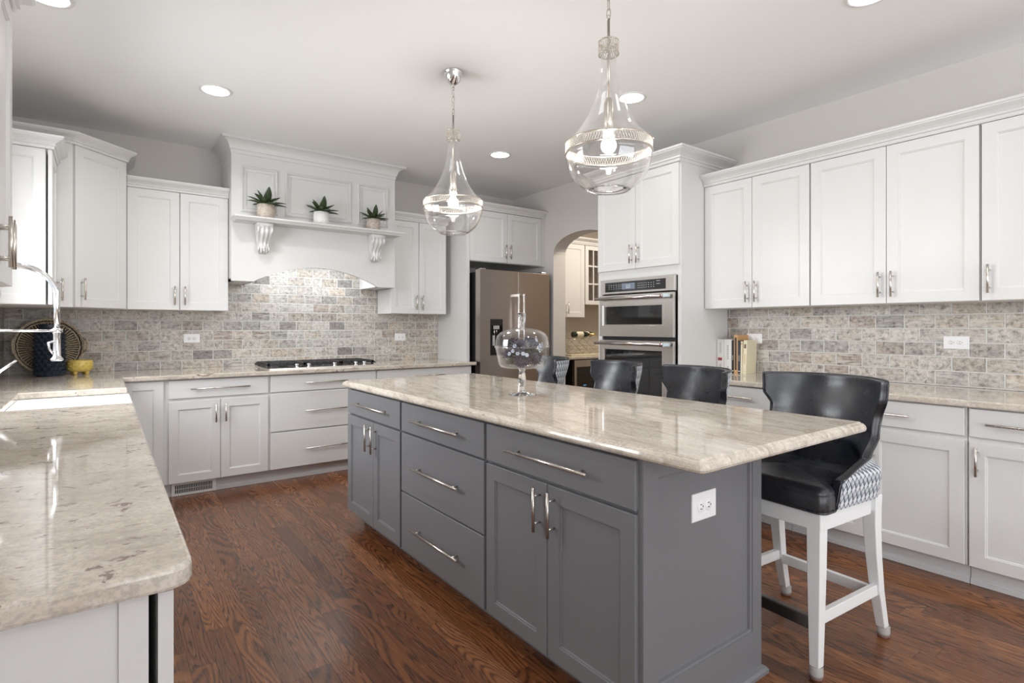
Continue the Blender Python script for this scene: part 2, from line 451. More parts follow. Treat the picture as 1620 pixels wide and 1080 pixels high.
bm = B(); wall_with_holes(bm, 'x', XL - .15, XL, YF, YB, [(-2.75, -.75, .45, 2.45), (2.78, 4.16, 1.14, 2.30)])
struct('wall_left', bm, 'wall')
bm = B(); wall_with_holes(bm, 'y', YF - .15, YF, XL, XR, [(0.0, 3.8, .40, 2.45)])
struct('wall_front', bm, 'wall')

# right wall with the arched opening to the pantry
arch = []
yc, hw_, zs, rise = 4.30, 0.445, 2.09, 0.205
for k in range(25):
    a = PI * k / 24
    arch.append((yc - hw_ * math.cos(a), zs + rise * math.sin(a) ** 0.9))
prof = [(YF, 0), (yc - hw_, 0)] + arch + [(yc + hw_, 0), (YB, 0), (YB, ZC), (YF, ZC)]
bm = B()
fa = [bm.verts.new((XR, y, z)) for y, z in prof]; fb = [bm.verts.new((XR + .18, y, z)) for y, z in prof]
bm.faces.new(fa); bm.faces.new(fb[::-1])
for k in range(len(prof)): bm.faces.new((fa[k], fa[(k + 1) % len(prof)], fb[(k + 1) % len(prof)], fb[k]))
struct('wall_right', bm, 'wall')
# pantry shell
bm = B(); box(bm, XR + .18, 6.4, YB, YB + .15, 0, ZC); struct('wall_pantry_back', bm, 'pantry_wall')
bm = B(); box(bm, 6.25, 6.4, 2.6, YB, 0, ZC); struct('wall_pantry_right', bm, 'pantry_wall')
bm = B(); box(bm, XR + .18, 6.25, 2.5, 2.6, 0, ZC); struct('wall_pantry_front', bm, 'pantry_wall')

def window(name, axis, c, a0, a1, z0, z1, nu, nz, depth=.15):
    """window frame, muntins and glass filling a hole; c = outer plane of the wall slab, depth its thickness"""
    def bx(bm, u0, u1, d0, d1, zz0, zz1):
        if axis == 'x': box(bm, c + d0, c + d1, u0, u1, zz0, zz1)
        else: box(bm, u0, u1, c + d0, c + d1, zz0, zz1)
    bm = B(); f = .05
    bx(bm, a0, a1, .02, .07, z0, z0 + f); bx(bm, a0, a1, .02, .07, z1 - f, z1)
    bx(bm, a0, a0 + f, .02, .07, z0 + f, z1 - f); bx(bm, a1 - f, a1, .02, .07, z0 + f, z1 - f)
    for i in range(1, nu): u = a0 + (a1 - a0) * i / nu; bx(bm, u - .025, u + .025, .02, .07, z0 + f, z1 - f)
    for i in range(1, nz): z = z0 + (z1 - z0) * i / nz; bx(bm, a0 + f, a1 - f, .03, .06, z - .01, z + .01)
    fr = struct(name, bm, 'trim')
    bm = B(); bx(bm, a0 + f, a1 - f, .040, .046, z0 + f, z1 - f); link('window_pane', bm, 'glass', fr)
    bm = B()
    for (u0, u1, q0, q1) in ((a0 - .08, a0, z0 - .08, z1 + .08), (a1, a1 + .08, z0 - .08, z1 + .08), (a0, a1, z1, z1 + .08), (a0, a1, z0 - .08, z0)):
        bx(bm, u0, u1, depth, depth + .018, q0, q1)
    link('window_casing', bm, 'trim', fr)
window('window_1', 'x', XL - .15, 2.78, 4.16, 1.14, 2.30, 2, 1)
window('window_2', 'x', XL - .15, -2.75, -.75, .45, 2.45, 3, 2)  # unseen window, put in as an opening for the left fill
window('window_3', 'y', YF - .15, 0.0, 3.8, .40, 2.45, 4, 2)  # unseen window, built to let the rear fill lamp in
bm = B(); box(bm, XR - .014, XR, YF, -0.42, 0, .13); struct('baseboard_right', bm, 'trim')
bm = B(); box(bm, XL, XL + .014, YF, .93, 0, .13); struct('baseboard_left', bm, 'trim')
bm = B(); box(bm, XL + .014, XR - .014, YF, YF + .014, 0, .13); struct('baseboard_front', bm, 'trim')

# tiled backsplashes (shell surfaces of the walls)
bm = B()
box(bm, XL + .012, .86, YB - .011, YB - .0005, CT + .001, 1.43)
box(bm, .86, 2.31, YB - .011, YB - .0005, CT + .001, 2.0)
box(bm, 2.31, 3.031, YB - .011, YB - .0005, CT + .001, 1.43)
tag(link('tile_backsplash', bm, 'tile_back'), 'gray travertine subway tile backsplash behind the gas cooktop, rising under the range hood', 'backsplash', 'backsplashes')
bm = B(); box(bm, XR - .011, XR - .0005, -0.35, 2.570, CT + .001, 1.43)
tag(link('tile_backsplash', bm, 'tile_right'), 'gray and beige travertine subway tile backsplash beside the ovens, on the wall behind the stools', 'backsplash', 'backsplashes')
bm = B(); box(bm, XL + .0005, XL + .011, .97, YB - .012, CT + .001, 1.05); box(bm, XL + .0005, XL + .011, .97, 2.69, 1.05, 1.43); box(bm, XL + .0005, XL + .011, 4.25, YB - .012, 1.05, 1.43)
tag(link('tile_backsplash', bm, 'tile_right'), 'shaded brown gray tile backsplash at the far left edge, beside the round basket tray', 'backsplash', 'backsplashes')

# ---------------------------------------------------------------- recessed ceiling lights
def downlight(x, y, label, power=7, r=0.082):
    t = thing('recessed_ceiling_light', label, 'ceiling light', (x, y, ZC), 0, 'recessed ceiling lights')
    bm = B(); lathe(bm, [(r + .018, 0), (r + .018, -.004), (r + .010, -.007), (r, -.006), (r - .002, 0)], 40, closed=True); link('trim_ring', bm, 'trim', t, smooth=True)
    bm = B(); lathe(bm, [(0, -.002), (r - .003, -.002), (r - .003, -.0005), (0, -.0005)], 40); link('lens', bm, 'led', t)
    l = area('downlight_beam', (x, y, ZC - .012), (0, 0, 0), .15, .15, power, (1, .98, .95), 'DISK', 150)
    return t
downlight(.60, 4.12, 'round recessed ceiling light above the range hood plants, left of both pendants')
downlight(2.91, 4.12, 'small round recessed ceiling light between the two pendants, nearest the fridge', 3)
downlight(2.91, 2.56, 'round recessed ceiling light right beside the chain of the nearer pendant', 2.5)
downlight(2.91, 1.10, 'large recessed ceiling light cut by the top edge of the photo at right', 2.5)
downlight(-.21, 3.42, 'recessed ceiling light over the sink, just touching the top left of the photo', 3)
for (x, y) in ((.60, 1.1), (.6, -1.6), (2.91, -.6), (2.91, -2.1)):
    downlight(x, y, 'round white recessed ceiling light in the ceiling behind the viewer', 4)
# ---------------------------------------------------------------- cabinets
G = .0035
def upper(label, loc, rotz, width, depth, z0, z1, doors, mat='white', group=None, cat='cabinet', name='wall_cabinet', handles=True, rail=.06, yg=0.0):
    """local frame: x across from the left end, y = 0 at the door backs, wall behind at y = depth. doors: list of (x0, x1, handle side)"""
    t = thing(name, label, cat, (loc[0], loc[1], z0), rotz, group)
    bm = B(); box(bm, 0, width, yg, depth, 0, z1 - z0); link('body', bm, mat, t, bevel=.001)
    for (a, b, hs) in doors:
        hx = None if hs == 0 else (b - .032 if hs > 0 else a + .032)
        door(t, a, b, .002, z1 - z0 - .002, mat, hx, .115, .15, rail)
    return t

def base(label, loc, rotz, width, depth, fronts, mat='white', top=.876, toe=.10, group=None, toe_in=.045, shoe=True, kick='toe', bottom=.10, yg=0.0):
    t = thing('base_cabinet', label, 'cabinet', (loc[0], loc[1], 0), rotz, group)
    bm = B(); box(bm, 0, width, yg, depth, bottom, top); link('body', bm, mat, t)
    if toe:
        bm = B(); box(bm, 0, width, toe_in, toe_in + .018, 0, bottom)
        if shoe: box(bm, 0, width, toe_in - .012, toe_in, 0, .022); box(bm, 0, width, toe_in - .006, toe_in, .022, .03)
        link('toe_kick', bm, kick, t)
    for f in fronts:
        if f[0] == 'd': _, a, b, z0, z1, hx, hz, hl = f; door(t, a, b, z0, z1, mat, hx, hz, hl)
        else: _, a, b, z0, z1, hl = f; drawer(t, a, b, z0, z1, mat, hl)
    return t

UZ0, UZ1 = 1.405, 2.352
YU = 5.20          # door backs of the back uppers (fronts at 5.18)
# --- back wall uppers
upper('white shaker wall cabinet pair left of the range hood', (.144, YU, 0), 0, .708, YB - YU - .0125, UZ0, UZ1, [(.004, .350, 1), (.356, .704, -1)], group='white wall cabinets')
upper('white shaker wall cabinet pair between the range hood and the refrigerator', (2.314, YU, 0), 0, .640, YB - YU - .0125, UZ0, UZ1, [(.004, .314, 1), (.320, .636, -1)], group='white wall cabinets')
def crown(label, path, z0, h, p, mat='white', side=1, back=-.02):
    bm = B(); sweep(bm, path, crown_prof(z0, h, p, back), side=side)
    return tag(link('crown_moulding', bm, mat), label, 'crown moulding', 'crown mouldings on the cabinets')
# 'out' is to the right of the walk: walking -x along the back wall puts it towards -y ... walk +x => right is -y
crown('white crown moulding on the short cabinets left of the range hood', [(.146, YU - .02), (.852, YU - .02)], UZ1, .075, .058)
crown('white crown moulding on the cabinets between hood and refrigerator', [(2.314, YU - .02), (2.956, YU - .02), (2.956, YB)], UZ1, .075, .058)
# --- corner cabinet with an angled door (taller)
ZT = 2.513
cx0, cy0, cx1, cy1 = -.155, 4.80, .142, 5.097
t = thing('corner_wall_cabinet', 'tall white corner wall cabinet with one angled door above the navy vase', 'cabinet', (0, 0, 0))
nrm = Vector((1, -1)).normalized(); k = .02
bm = B(); poly = [(XL, cy0), (cx0 - nrm.x * k, cy0), (cx1 - .001, cy1 - nrm.y * k), (cx1, YB), (XL, YB)]
poly = [(XL + .001, cy0), (cx0 - .012, cy0), (cx0 - nrm.x * k, cy0 - nrm.y * k + .0), (cx1 - nrm.x * k, cy1 - nrm.y * k), (cx1, cy1 - nrm.y * k + .006), (cx1, YB - .012), (XL + .012, YB - .012)]
slab(bm, poly, [(0, ZT), (0, UZ0)]); link('body', bm, 'white', t)
dl = math.hypot(cx1 - cx0, cy1 - cy0)
sub = bpy.data.objects.new('angled_front', None)
bm = B(); shaker_bm(bm, .004, dl - .004, .002, ZT - UZ0 - .002)
d = link('door', bm, 'white', t); d.location = (cx0 - nrm.x * k, cy0 - nrm.y * k, UZ0); d.rotation_euler = (0, 0, R(45))
bpy.data.objects.remove(sub)
pull(d, .048, .125, .15, True, -.02)
bm = B(); box(bm, 0, cx0 - XL - .09, 0, 0.016, 0, .001)
bm.free()
bm = B(); sweep(bm, [(XL, cy0 - .002), (cx0 - .01, cy0 - .002), (cx1 + .004, cy1 - .006 + .0), (cx1 + .004, YB - .012)], crown_prof(ZT, .075, .06, -.02)); link('crown', bm, 'white', t)
# --- left wall uppers: far one, ends at the window
t = upper('white wall cabinet with panelled end beside the sink window', (-.27, 4.40, 0), R(90), .395, .325, UZ0, UZ1, [(-.018, .391, 1)], group='white wall cabinets', yg=.010)
bm = B(); shaker_bm(bm, .0, .313, .002, UZ1 - UZ0 - .002, t=.018, rail=.055)
e = link('end_panel', bm, 'white', t); e.rotation_euler = (0, 0, R(-90)); e.location = (-.001, .325, 0)
crown('white crown moulding wrapping the end of the cabinet beside the sink window', [(XL, 4.378), (-.25, 4.378), (-.25, 4.794)], UZ1, .075, .058)
# near one
t = upper('white wall cabinet cut by the left edge of the photo, closest to the viewer', (-.27, 1.90, 0), R(90), .64, .325, UZ0, UZ1, [(.004, .317, 1), (.323, .636, -1)], group='white wall cabinets')
bm = B(); sweep(bm, [(.0, .012), (.64, .012), (.64, .325)], [(-.012, -.035), (.002, -.035), (.004, -.02), (.0, 0), (-.012, 0)], side=1); link('light_rail', bm, 'white', t)
crown('white crown moulding at the top left corner of the photo', [(-.25, 1.90), (-.25, 2.542), (XL, 2.542)], UZ1, .075, .058)
# --- right wall uppers (x runs towards the viewer)
XU = 3.78
def right_upper(y_left, y_right, split, label, hs):
    wd = y_left - y_right
    ds = [(.004, y_left - split - G / 2, hs[0]), (y_left - split + G / 2, wd - .004, hs[1])] if split else [(.004, wd - .004, hs[0])]
    return upper(label, (XU, y_left, 0), R(-90), wd, XR - XU - .0125, UZ0 + .004, UZ1, ds, group='white wall cabinets', rail=.062)
right_upper(2.570, 1.773, 2.178, 'white wall cabinet pair beside the oven tower, above the books', (1, -1))
right_upper(1.770, .889, 1.328, 'wide white wall cabinet pair in the middle of the right wall', (1, -1))
right_upper(.886, .0, .45, 'white wall cabinet pair cut by the right edge of the photo', (-1, -1))
crown('long white crown moulding along the right wall cabinets', [(XU - .02, 2.570), (XU - .02, .0)], UZ1, .085, .062)

# --- oven tower
TX, TY0, TY1 = 3.475, 2.573, 3.43
t = thing('oven_tower_cabinet', 'tall white oven cabinet with two doors above the wall ovens', 'cabinet', (TX, TY1, 0), R(-90))
wd = TY1 - TY0; dp = XR - TX - .002
bm = B()
ow0, ow1, oz0, oz1 = .045, wd - .045, .40, 1.668
box(bm, 0, ow0, 0, dp, .10, 2.51); box(bm, ow1, wd, 0, dp, .10, 2.51)
box(bm, ow0, ow1, 0, dp, oz1, 2.51); box(bm, ow0, ow1, 0, dp, .10, oz0); box(bm, ow0, ow1, dp - .02, dp, oz0, oz1)
link('body', bm, 'white', t, bevel=.001)
door(t, .010, wd / 2 - G / 2, 1.742, 2.505, hx=wd / 2 - .035, hz=1.86, hl=.15)
door(t, wd / 2 + G / 2, wd - .010, 1.742, 2.505, hx=wd / 2 + .035, hz=1.86, hl=.15)
drawer(t, .010, wd - .010, .105, .385, hl=.35)
bm = B(); sweep(bm, [(0, dp), (0, -.02), (wd, -.02), (wd, dp)], crown_prof(2.508, .095, .085, -.02), side=1); link('crown', bm, 'white', t)
bm = B(); box(bm, 0, wd, .05, .068, 0, .10); link('toe_kick', bm, 'toe', t)

# --- fridge surround
FX0, FX1, FY = 3.033, 4.088, 4.916
t = thing('refrigerator_cabinet', 'white cabinet pair above the refrigerator with a tall side panel', 'cabinet', (FX0, FY, 0))
bm = B(); box(bm, 0, .037, -.02, YB - FY - .002, 0, 2.51); link('side_panel', bm, 'white', t, bevel=.0015)
bm = B(); box(bm, .037, FX1 - FX0, 0, YB - FY - .002, 1.962, 2.51); box(bm, FX1 - FX0 - .045, FX1 - FX0, -.018, 0, 1.962, 2.51); link('body', bm, 'white', t)
wf = FX1 - FX0
mid = (.041 + wf - .049) / 2
door(t, .041, mid - G / 2, 1.968, 2.505, hx=mid - .033, hz=2.085, hl=.15)
door(t, mid + G / 2, wf - .049, 1.968, 2.505, hx=mid + .033, hz=2.085, hl=.15)
bm = B(); sweep(bm, [(0, YB - FY - .002), (0, -.02), (wf, -.02)], crown_prof(2.51, .075, .058, -.02)); link('crown', bm, 'white', t)

# --- back base cabinets: door fronts at 4.79
YBC = 4.81; BD = YB - YBC - .002
DZ0, DZ1 = .104, .705
base('white corner base cabinet door beside the sink counter', (.095, YBC, 0), 0, .283, BD, [('d', .004, .262, .104, .872, None, 0, 0)], group='white base cabinets')
base('white base cabinet left of the cooktop with a drawer over two doors', (.378, YBC, 0), 0, .711, BD,
     [('w', .010, .700, .735, .872, .41), ('d', .010, .352, DZ0, .712, .352 - .032, .61, .14), ('d', .356, .700, DZ0, .712, .356 + .032, .61, .14)], group='white base cabinets')
base('white three drawer base cabinet directly under the gas cooktop', (1.089, YBC, 0), 0, .915, BD,
     [('w', .008, .907, .735, .872, .36), ('w', .008, .907, .412, .725, .36), ('w', .008, .907, DZ0, .400, .36)], group='white base cabinets')
base('white drawer base cabinet right of the cooktop, mostly hidden by the island', (2.004, YBC, 0), 0, 1.028, BD,
     [('w', .008, 1.020, .735, .872, .36), ('w', .008, 1.020, .412, .725, .36), ('w', .008, 1.020, DZ0, .400, .36)], group='white base cabinets')
# --- left run
XLC = .066; LD = XLC - (XL + .002)
t = base('white base cabinet under the near left counter, its end panel facing the viewer', (XLC, .992, 0), R(90), 2.13, LD,
     [('d', -.013, .62, DZ0, .872, None, .74, .16), ('w', .63, 1.37, .735, .872, .3), ('d', .63, 1.0, DZ0, .725, .96, .6, .14), ('d', 1.0, 1.37, DZ0, .725, 1.04, .6, .14),
      ('d', 1.38, 2.12, DZ0, .872, 1.42, .74, .16)], group='white base cabinets', yg=.012)
bm = B(); box(bm, 0, LD - .012, -.009, 0, .02, .876); box(bm, LD - .048, LD - .012, -.014, -.009, .02, .876); box(bm, 0, .05, -.014, -.009, .02, .876); e = link('end_panel', bm, 'white', t); e.rotation_euler = (0, 0, R(-90)); e.location = (-.0005, LD, 0)
base('white sink base cabinet under the farmhouse sink', (XLC, 3.125, 0), R(90), .88, LD,
     [('d', .01, .438, DZ0, .60, .40, .5, .14), ('d', .442, .87, DZ0, .60, .48, .5, .14)], group='white base cabinets', top=.62)
base('white base cabinet between the sink and the corner', (XLC, 4.006, 0), R(90), .80, LD, [('d', .01, .76, DZ0, .872, .72, .74, .14)], group='white base cabinets')
# --- right run
XRC = 3.42; RD = XR - XRC - .002
def rbase(y0, y1, label, fr): base(label, (XRC, y0, 0), R(-90), y0 - y1, RD, fr, group='white base cabinets')
w_ = .832
rbase(2.570, 1.738, 'white base cabinet beside the oven tower, behind the middle stools', [('w', .008, w_ - .008, .735, .872, .41), ('d', .008, w_ / 2 - .002, DZ0, .712, w_ / 2 - .035, .61, .14), ('d', w_ / 2 + .002, w_ - .008, DZ0, .712, w_ / 2 + .035, .61, .14)])
w_ = 1.735 - .856
rbase(1.735, .856, 'white base cabinet directly behind the nearest bar stool', [('w', .008, w_ - .008, .735, .872, .416), ('d', .008, w_ / 2 - .002, DZ0, .712, w_ / 2 - .035, .61, .14), ('d', w_ / 2 + .002, w_ - .008, DZ0, .712, w_ / 2 + .035, .61, .14)])
rbase(.853, .30, 'white base cabinet with one drawer and door at the right edge of the photo', [('w', .008, .545, .735, .872, .40), ('d', .008, .545, DZ0, .712, .04, .62, .14)])
rbase(.297, -.40, 'white base cabinet on the right wall, beside the viewer', [('w', .008, .689, .735, .872, .40), ('d', .008, .689, DZ0, .712, .04, .62, .14)])

# ---------------------------------------------------------------- countertops
def edge(z0, z1): return [(.006, z1), (.003, z1 - .0012), (.001, z1 - .004), (0, z1 - .008), (0, z0 + .006), (.0015, z0 + .002), (.005, z0)]
poly = [(XL + .001, .955), (.112, .955), (.112, 3.155), (-.365, 3.155), (-.365, 3.965), (.112, 3.965), (.112, 4.757), (3.066, 4.757), (3.066, 4.892), (3.030, 4.892), (3.030, YB - .001), (XL + .001, YB - .001)]
poly = rounded(poly, {1}, .045)
bm = B(); slab(bm, poly, edge(CT - .034, CT))
tag(link('granite_countertop', bm, 'granite_left'), 'speckled cream granite countertop wrapping the sink corner and running under the cooktop', 'countertop', 'granite countertops')
bm = B(); slab(bm, [(3.378, -.40), (XR - .001, -.40), (XR - .001, 2.570), (3.378, 2.570)], edge(CT - .034, CT))
tag(link('granite_countertop', bm, 'granite_right'), 'polished granite countertop along the right wall under the books', 'countertop', 'granite countertops')

# ---------------------------------------------------------------- island
IX, IY0, IY1, IXB = 1.30, 1.112, 3.535, 1.945
t = thing('kitchen_island_cabinet', 'gray painted island cabinet with shaker doors and drawers under the cream granite top', 'kitchen island', (IX, IY1, 0), R(-90))
L = IY1 - IY0; D = IXB - IX
def iy(y): return IY1 - y
bm = B(); box(bm, .0, L, 0, D, .085, .878); link('body', bm, 'gray', t, bevel=.0015)
bm = B(); box(bm, .06, L - .07, .07, D - .02, 0, .085); link('toe_kick', bm, 'gray', t)
# near end panel: recessed shaker field between posts, down to the floor
bm = B()
shaker_bm(bm, .0, D - .0, .0, .878, t=.016, rail=.075)
bm.free()
bm = B()
def end_ring(x0, x1, z0, z1, yy): return [bm.verts.new(p) for p in ((x0, yy, z0), (x1, yy, z0), (x1, yy, z1), (x0, yy, z1))]
X0, X1 = -.006, D + .004
rs = [end_ring(X0, X1, 0, .877, 0), end_ring(X0, X1, 0, .877, -.020), end_ring(X0 + .068, X1 - .056, .165, .812, -.020), end_ring(X0 + .070, X1 - .058, .167, .810, -.015),
      end_ring(X0 + .077, X1 - .065, .174, .803, -.0135), end_ring(X0 + .080, X1 - .068, .177, .800, -.004)]
for a, b in zip(rs, rs[1:]):
    for k in range(4): bm.faces.new((a[k], a[(k + 1) % 4], b[(k + 1) % 4], b[k]))
bm.faces.new(rs[0][::-1]); bm.faces.new(rs[-1])
e = link('end_panel', bm, 'gray', t); e.rotation_euler = (0, 0, R(90)); e.location = (L, 0, 0)
bm = B(); sweep(bm, [(L + .02, .02), (L + .02, D + .004), (.02, D + .004)], [(0, 0), (.019, 0), (.019, .012), (.013, .022), (.0, .028)], side=1); link('base_moulding', bm, 'gray', t, smooth=False)
# fronts
def idr(y0, y1, z0, z1, hl): return drawer(t, iy(y0), iy(y1), z0, z1, 'gray', hl)
def idd(y0, y1, z0, z1, hy): return door(t, iy(y0), iy(y1), z0, z1, 'gray', iy(hy), .61, .16)
idr(3.530, 2.745, .718, .868, .50); idd(3.530, 3.108, .088, .706, 3.160); idd(3.105, 2.745, .088, .706, 3.070)
idr(2.725, 1.930, .718, .868, .46); idr(2.725, 1.930, .400, .708, .46); idr(2.725, 1.930, .088, .392, .46)
idr(1.912, 1.112, .718, .868, .45); idd(1.912, 1.522, .088, .706, 1.560); idd(1.518, 1.112, .088, .706, 1.480)
poly = rounded([(1.262, .868), (2.300, .868), (2.300, 3.605), (1.262, 3.605)], {0, 1, 2, 3}, .03, 5)
bm = B(); z1 = CT + .002
slab(bm, poly, [(.024, z1), (.020, z1 - .001), (.0185, z1 - .004), (.0170, z1 - .0045), (.010, z1 - .0070), (.004, z1 - .012), (.0005, z1 - .020), (0, z1 - .026), (.003, z1 - .033), (.008, z1 - .036)])
tag(link('granite_island_top', bm, 'granite_island'), 'glossy cream and brown streaked granite island top', 'countertop', 'granite countertops')

# ---------------------------------------------------------------- range hood
HX0, HX1, HY = .854, 2.312, 5.07
t = thing('range_hood', 'white mantel range hood with shelf, panels and arched opening', 'range hood', (HX0, HY, 0))
W = HX1 - HX0; HD = YB - HY
# arched apron front + sides
bm = B(); n = 28; a0, a1 = .17, 1.275
pts = [(0, 1.655), (a0, 1.655)]
for k in range(1, n):
    q = k / n; x = a0 + (a1 - a0) * q
    pts.append((x, 1.655 + .148 * math.sin(PI * q) ** .85))
pts += [(a1, 1.655), (W, 1.655), (W, 2.765), (0, 2.765)]
f0 = [bm.verts.new((x, 0, z)) for x, z in pts]; f1 = [bm.verts.new((x, .025, z)) for x, z in pts]
bm.faces.new(f0); bm.faces.new(f1[::-1])
for k in range(len(pts)): bm.faces.new((f0[k], f1[k], f1[(k + 1) % len(pts)], f0[(k + 1) % len(pts)]))
box(bm, 0, .17, .025, HD - .012, 1.655, 1.675); box(bm, 1.275, W, .025, HD - .012, 1.655, 1.675)
box(bm, 0, .02, .025, HD - .012, 1.655, 2.765); box(bm, W - .02, W, .025, HD - .012, 1.655, 2.765)
box(bm, .16, .18, .025, HD - .012, 1.655, 1.90); box(bm, 1.265, 1.285, .025, HD - .012, 1.655, 1.90)
box(bm, .02, W - .02, .025, HD - .012, 1.90, 1.92)
link('body', bm, 'white', t)
# raised panels
def hpanel(x0, x1, z0, z1):
    bm = B()
    def ring(i, yy): return [bm.verts.new(p) for p in ((x0 + i, yy, z0 + i), (x1 - i, yy, z0 + i), (x1 - i, yy, z1 - i), (x0 + i, yy, z1 - i))]
    rs = [ring(0, 0), ring(.002, -.012), ring(.010, -.019), ring(.018, -.015), ring(.023, -.004), ring(.032, -.003), ring(.035, -.011), ring(.043, -.009), ring(.049, -.001)]
    for a, b in zip(rs, rs[1:]):
        for k in range(4): bm.faces.new((a[k], a[(k + 1) % 4], b[(k + 1) % 4], b[k]))
    bm.faces.new(rs[0][::-1]); bm.faces.new(rs[-1]); link('panel', bm, 'white', t)
hpanel(.070, .365, 2.235, 2.625); hpanel(.425, 1.015, 2.235, 2.625); hpanel(1.075, 1.385, 2.235, 2.625)
bm = B(); sweep(bm, [(0, HD), (0, 0), (W, 0), (W, HD)], [(-.02, 2.715)] + [(.002, 2.715), (.006, 2.718), (.008, 2.745), (.016, 2.750)] + [(.016 + .064 * (1 - math.cos(a)), 2.750 + .07 * math.sin(a)) for a in [PI / 2 * k / 6 for k in range(7)]] + [(.080, 2.828), (.084, 2.829), (.084, 2.839), (-.02, 2.839)])
link('crown', bm, 'white', t)
bm = B(); sweep(bm, [(-.002, .0), (-.002, -.192), (W + .002, -.192), (W + .002, .0)], [(-.18, 2.140), (-.012, 2.140), (-.010, 2.146), (-.003, 2.150), (.002, 2.158), (.010, 2.161), (.012, 2.172), (.008, 2.176), (-.18, 2.176)])
box(bm, .02, W - .02, -.16, 0, 2.142, 2.1755)
link('mantel_shelf', bm, 'white', t)
# corbels: scroll silhouette extruded with leaf bulges
def corbel(xc):
    bm = B(); w = .125
    sil = [(0, 2.14), (-.155, 2.14), (-.162, 2.128), (-.160, 2.112), (-.150, 2.100), (-.152, 2.075), (-.146, 2.052), (-.122, 2.025), (-.092, 2.000), (-.078, 1.975), (-.080, 1.955), (-.088, 1.938), (-.084, 1.918), (-.066, 1.902), (-.040, 1.893), (-.018, 1.890), (0, 1.892)]
    ws = [1, 1, 1, .95, .80, .84, .82, .78, .72, .66, .62, .68, .66, .6, .5, .42, .4]
    cols = 17; grid = []
    for i, (yy, zz) in enumerate(sil):
        row = []
        for j in range(cols):
            q = j / (cols - 1) * 2 - 1
            groove = .016 * abs(math.cos(q * PI * 1.5)) if 3 < i < 15 else 0
            row.append(bm.verts.new((xc + q * w / 2 * ws[i], min(yy + (.014 * q * q) + groove * .8, 0), zz)))
        grid.append(row)
    for a, b in zip(grid, grid[1:]):
        for j in range(cols - 1):
            f = bm.faces.new((a[j], a[j + 1], b[j + 1], b[j])); f.smooth = True
    for side in (0, cols - 1):
        vs = [g[side] for g in grid]
        bm.faces.new(vs if side else vs[::-1])
    bm.faces.new([g[j] for g, j in [(grid[0], j) for j in range(cols)]][::-1]) if False else None
    for s in (-1, 1):      # side volutes
        tube(bm, [(xc + s * w * .43, -.112 + .034 * math.cos(a) * (1 - a / 16), 2.080 + .034 * math.sin(a) * (1 - a / 16)) for a in [k * .45 for k in range(24)]], .0095, 6)
        tube(bm, [(xc + s * w * .33, -.060 + .020 * math.cos(a) * (1 - a / 16), 1.925 + .020 * math.sin(a) * (1 - a / 16)) for a in [k * .5 for k in range(20)]], .0075, 6)
    for dz, rr in ((1.935, .020), (1.915, .017)):
        for q in (-.02, 0.0, .02):
            m = Matrix.Translation((xc + q, -.085 + abs(q) * .6, dz - abs(q) * .3)) @ Matrix.Diagonal((.8, .8, 1.2, 1))
            bmesh.ops.create_uvsphere(bm, u_segments=10, v_segments=6, radius=rr * .75, matrix=m)
    link('corbel', bm, 'white', t, smooth=True)
corbel(.235); corbel(1.235)
area('hood_light', (1.58, 5.28, 1.885), (0, 0, 0), .9, .22, 3.4, (.90, .96, 1))
bm = B(); box(bm, .42, .52, .16, .26, 1.893, 1.8995); box(bm, .94, 1.04, .16, .26, 1.893, 1.8995); link('hood_lamp', bm, 'led', t)
# ---------------------------------------------------------------- gas cooktop
t = thing('gas_cooktop', 'stainless gas cooktop with black cast iron grates and five knobs', 'cooktop', (1.10, 4.865, CT))
bm = B(); slab(bm, rounded([(0, 0), (.955, 0), (.955, .50), (0, .50)], {0, 1, 2, 3}, .012, 3), [(.006, .010), (.001, .009), (0, .004), (0, .0005)]); link('steel_tray', bm, 'steel', t)
bm = B()
for i in range(3):
    x0 = .012 + i * .312; x1 = x0 + .305; y0, y1 = .085, .485; z0, z1 = .030, .048
    # sloped outer rim with fingers
    for (xa, xb, ya, yb) in ((x0, x1, y0, y0 + .016), (x0, x1, y1 - .016, y1), (x0, x0 + .016, y0, y1), (x1 - .016, x1, y0, y1)): box(bm, xa, xb, ya, yb, z0 - .006, z1)
    for q in (.30, .5, .70): box(bm, x0 + (x1 - x0) * q - .006, x0 + (x1 - x0) * q + .006, y0, y1, z0 + .004, z1)
    for q in (.25, .5, .75): box(bm, x0, x1, y0 + (y1 - y0) * q - .006, y0 + (y1 - y0) * q + .006, z0 + .004, z1)
    for (xa, ya) in ((x0, y0), (x1 - .02, y0), (x0, y1 - .02), (x1 - .02, y1 - .02)): box(bm, xa, xa + .02, ya, ya + .02, .0095, z0)
    o = link('grate', bm, 'iron', t, bevel=.002); bm = B()
# ribbed end pieces of the outer grates
for x0, s in ((.012, -1), (.941, 1)):
    bm2 = B()
    for k in range(12):
        y = .095 + k * .033
        vs = [bm2.verts.new(p) for p in ((x0, y, .047), (x0, y + .014, .047), (x0 + s * .028, y + .014, .028), (x0 + s * .028, y, .028), (x0, y, .034), (x0, y + .014, .034), (x0 + s * .022, y + .014, .018), (x0 + s * .022, y, .018))]
        for f in ((0, 1, 2, 3), (7, 6, 5, 4), (0, 4, 5, 1), (1, 5, 6, 2), (2, 6, 7, 3), (3, 7, 4, 0)): bm2.faces.new([vs[i] for i in f])
    link('grate_wing', bm2, 'iron', t)
bm.free()
for (x, y) in ((.16, .19), (.16, .38), (.478, .28), (.79, .19), (.79, .38)):
    bm = B(); lathe(bm, [(0, .026), (.030, .026), (.036, .022), (.036, .014), (.05, .012), (.05, .0095), (0, .0095)], 20, x, y); link('burner', bm, 'black', t)
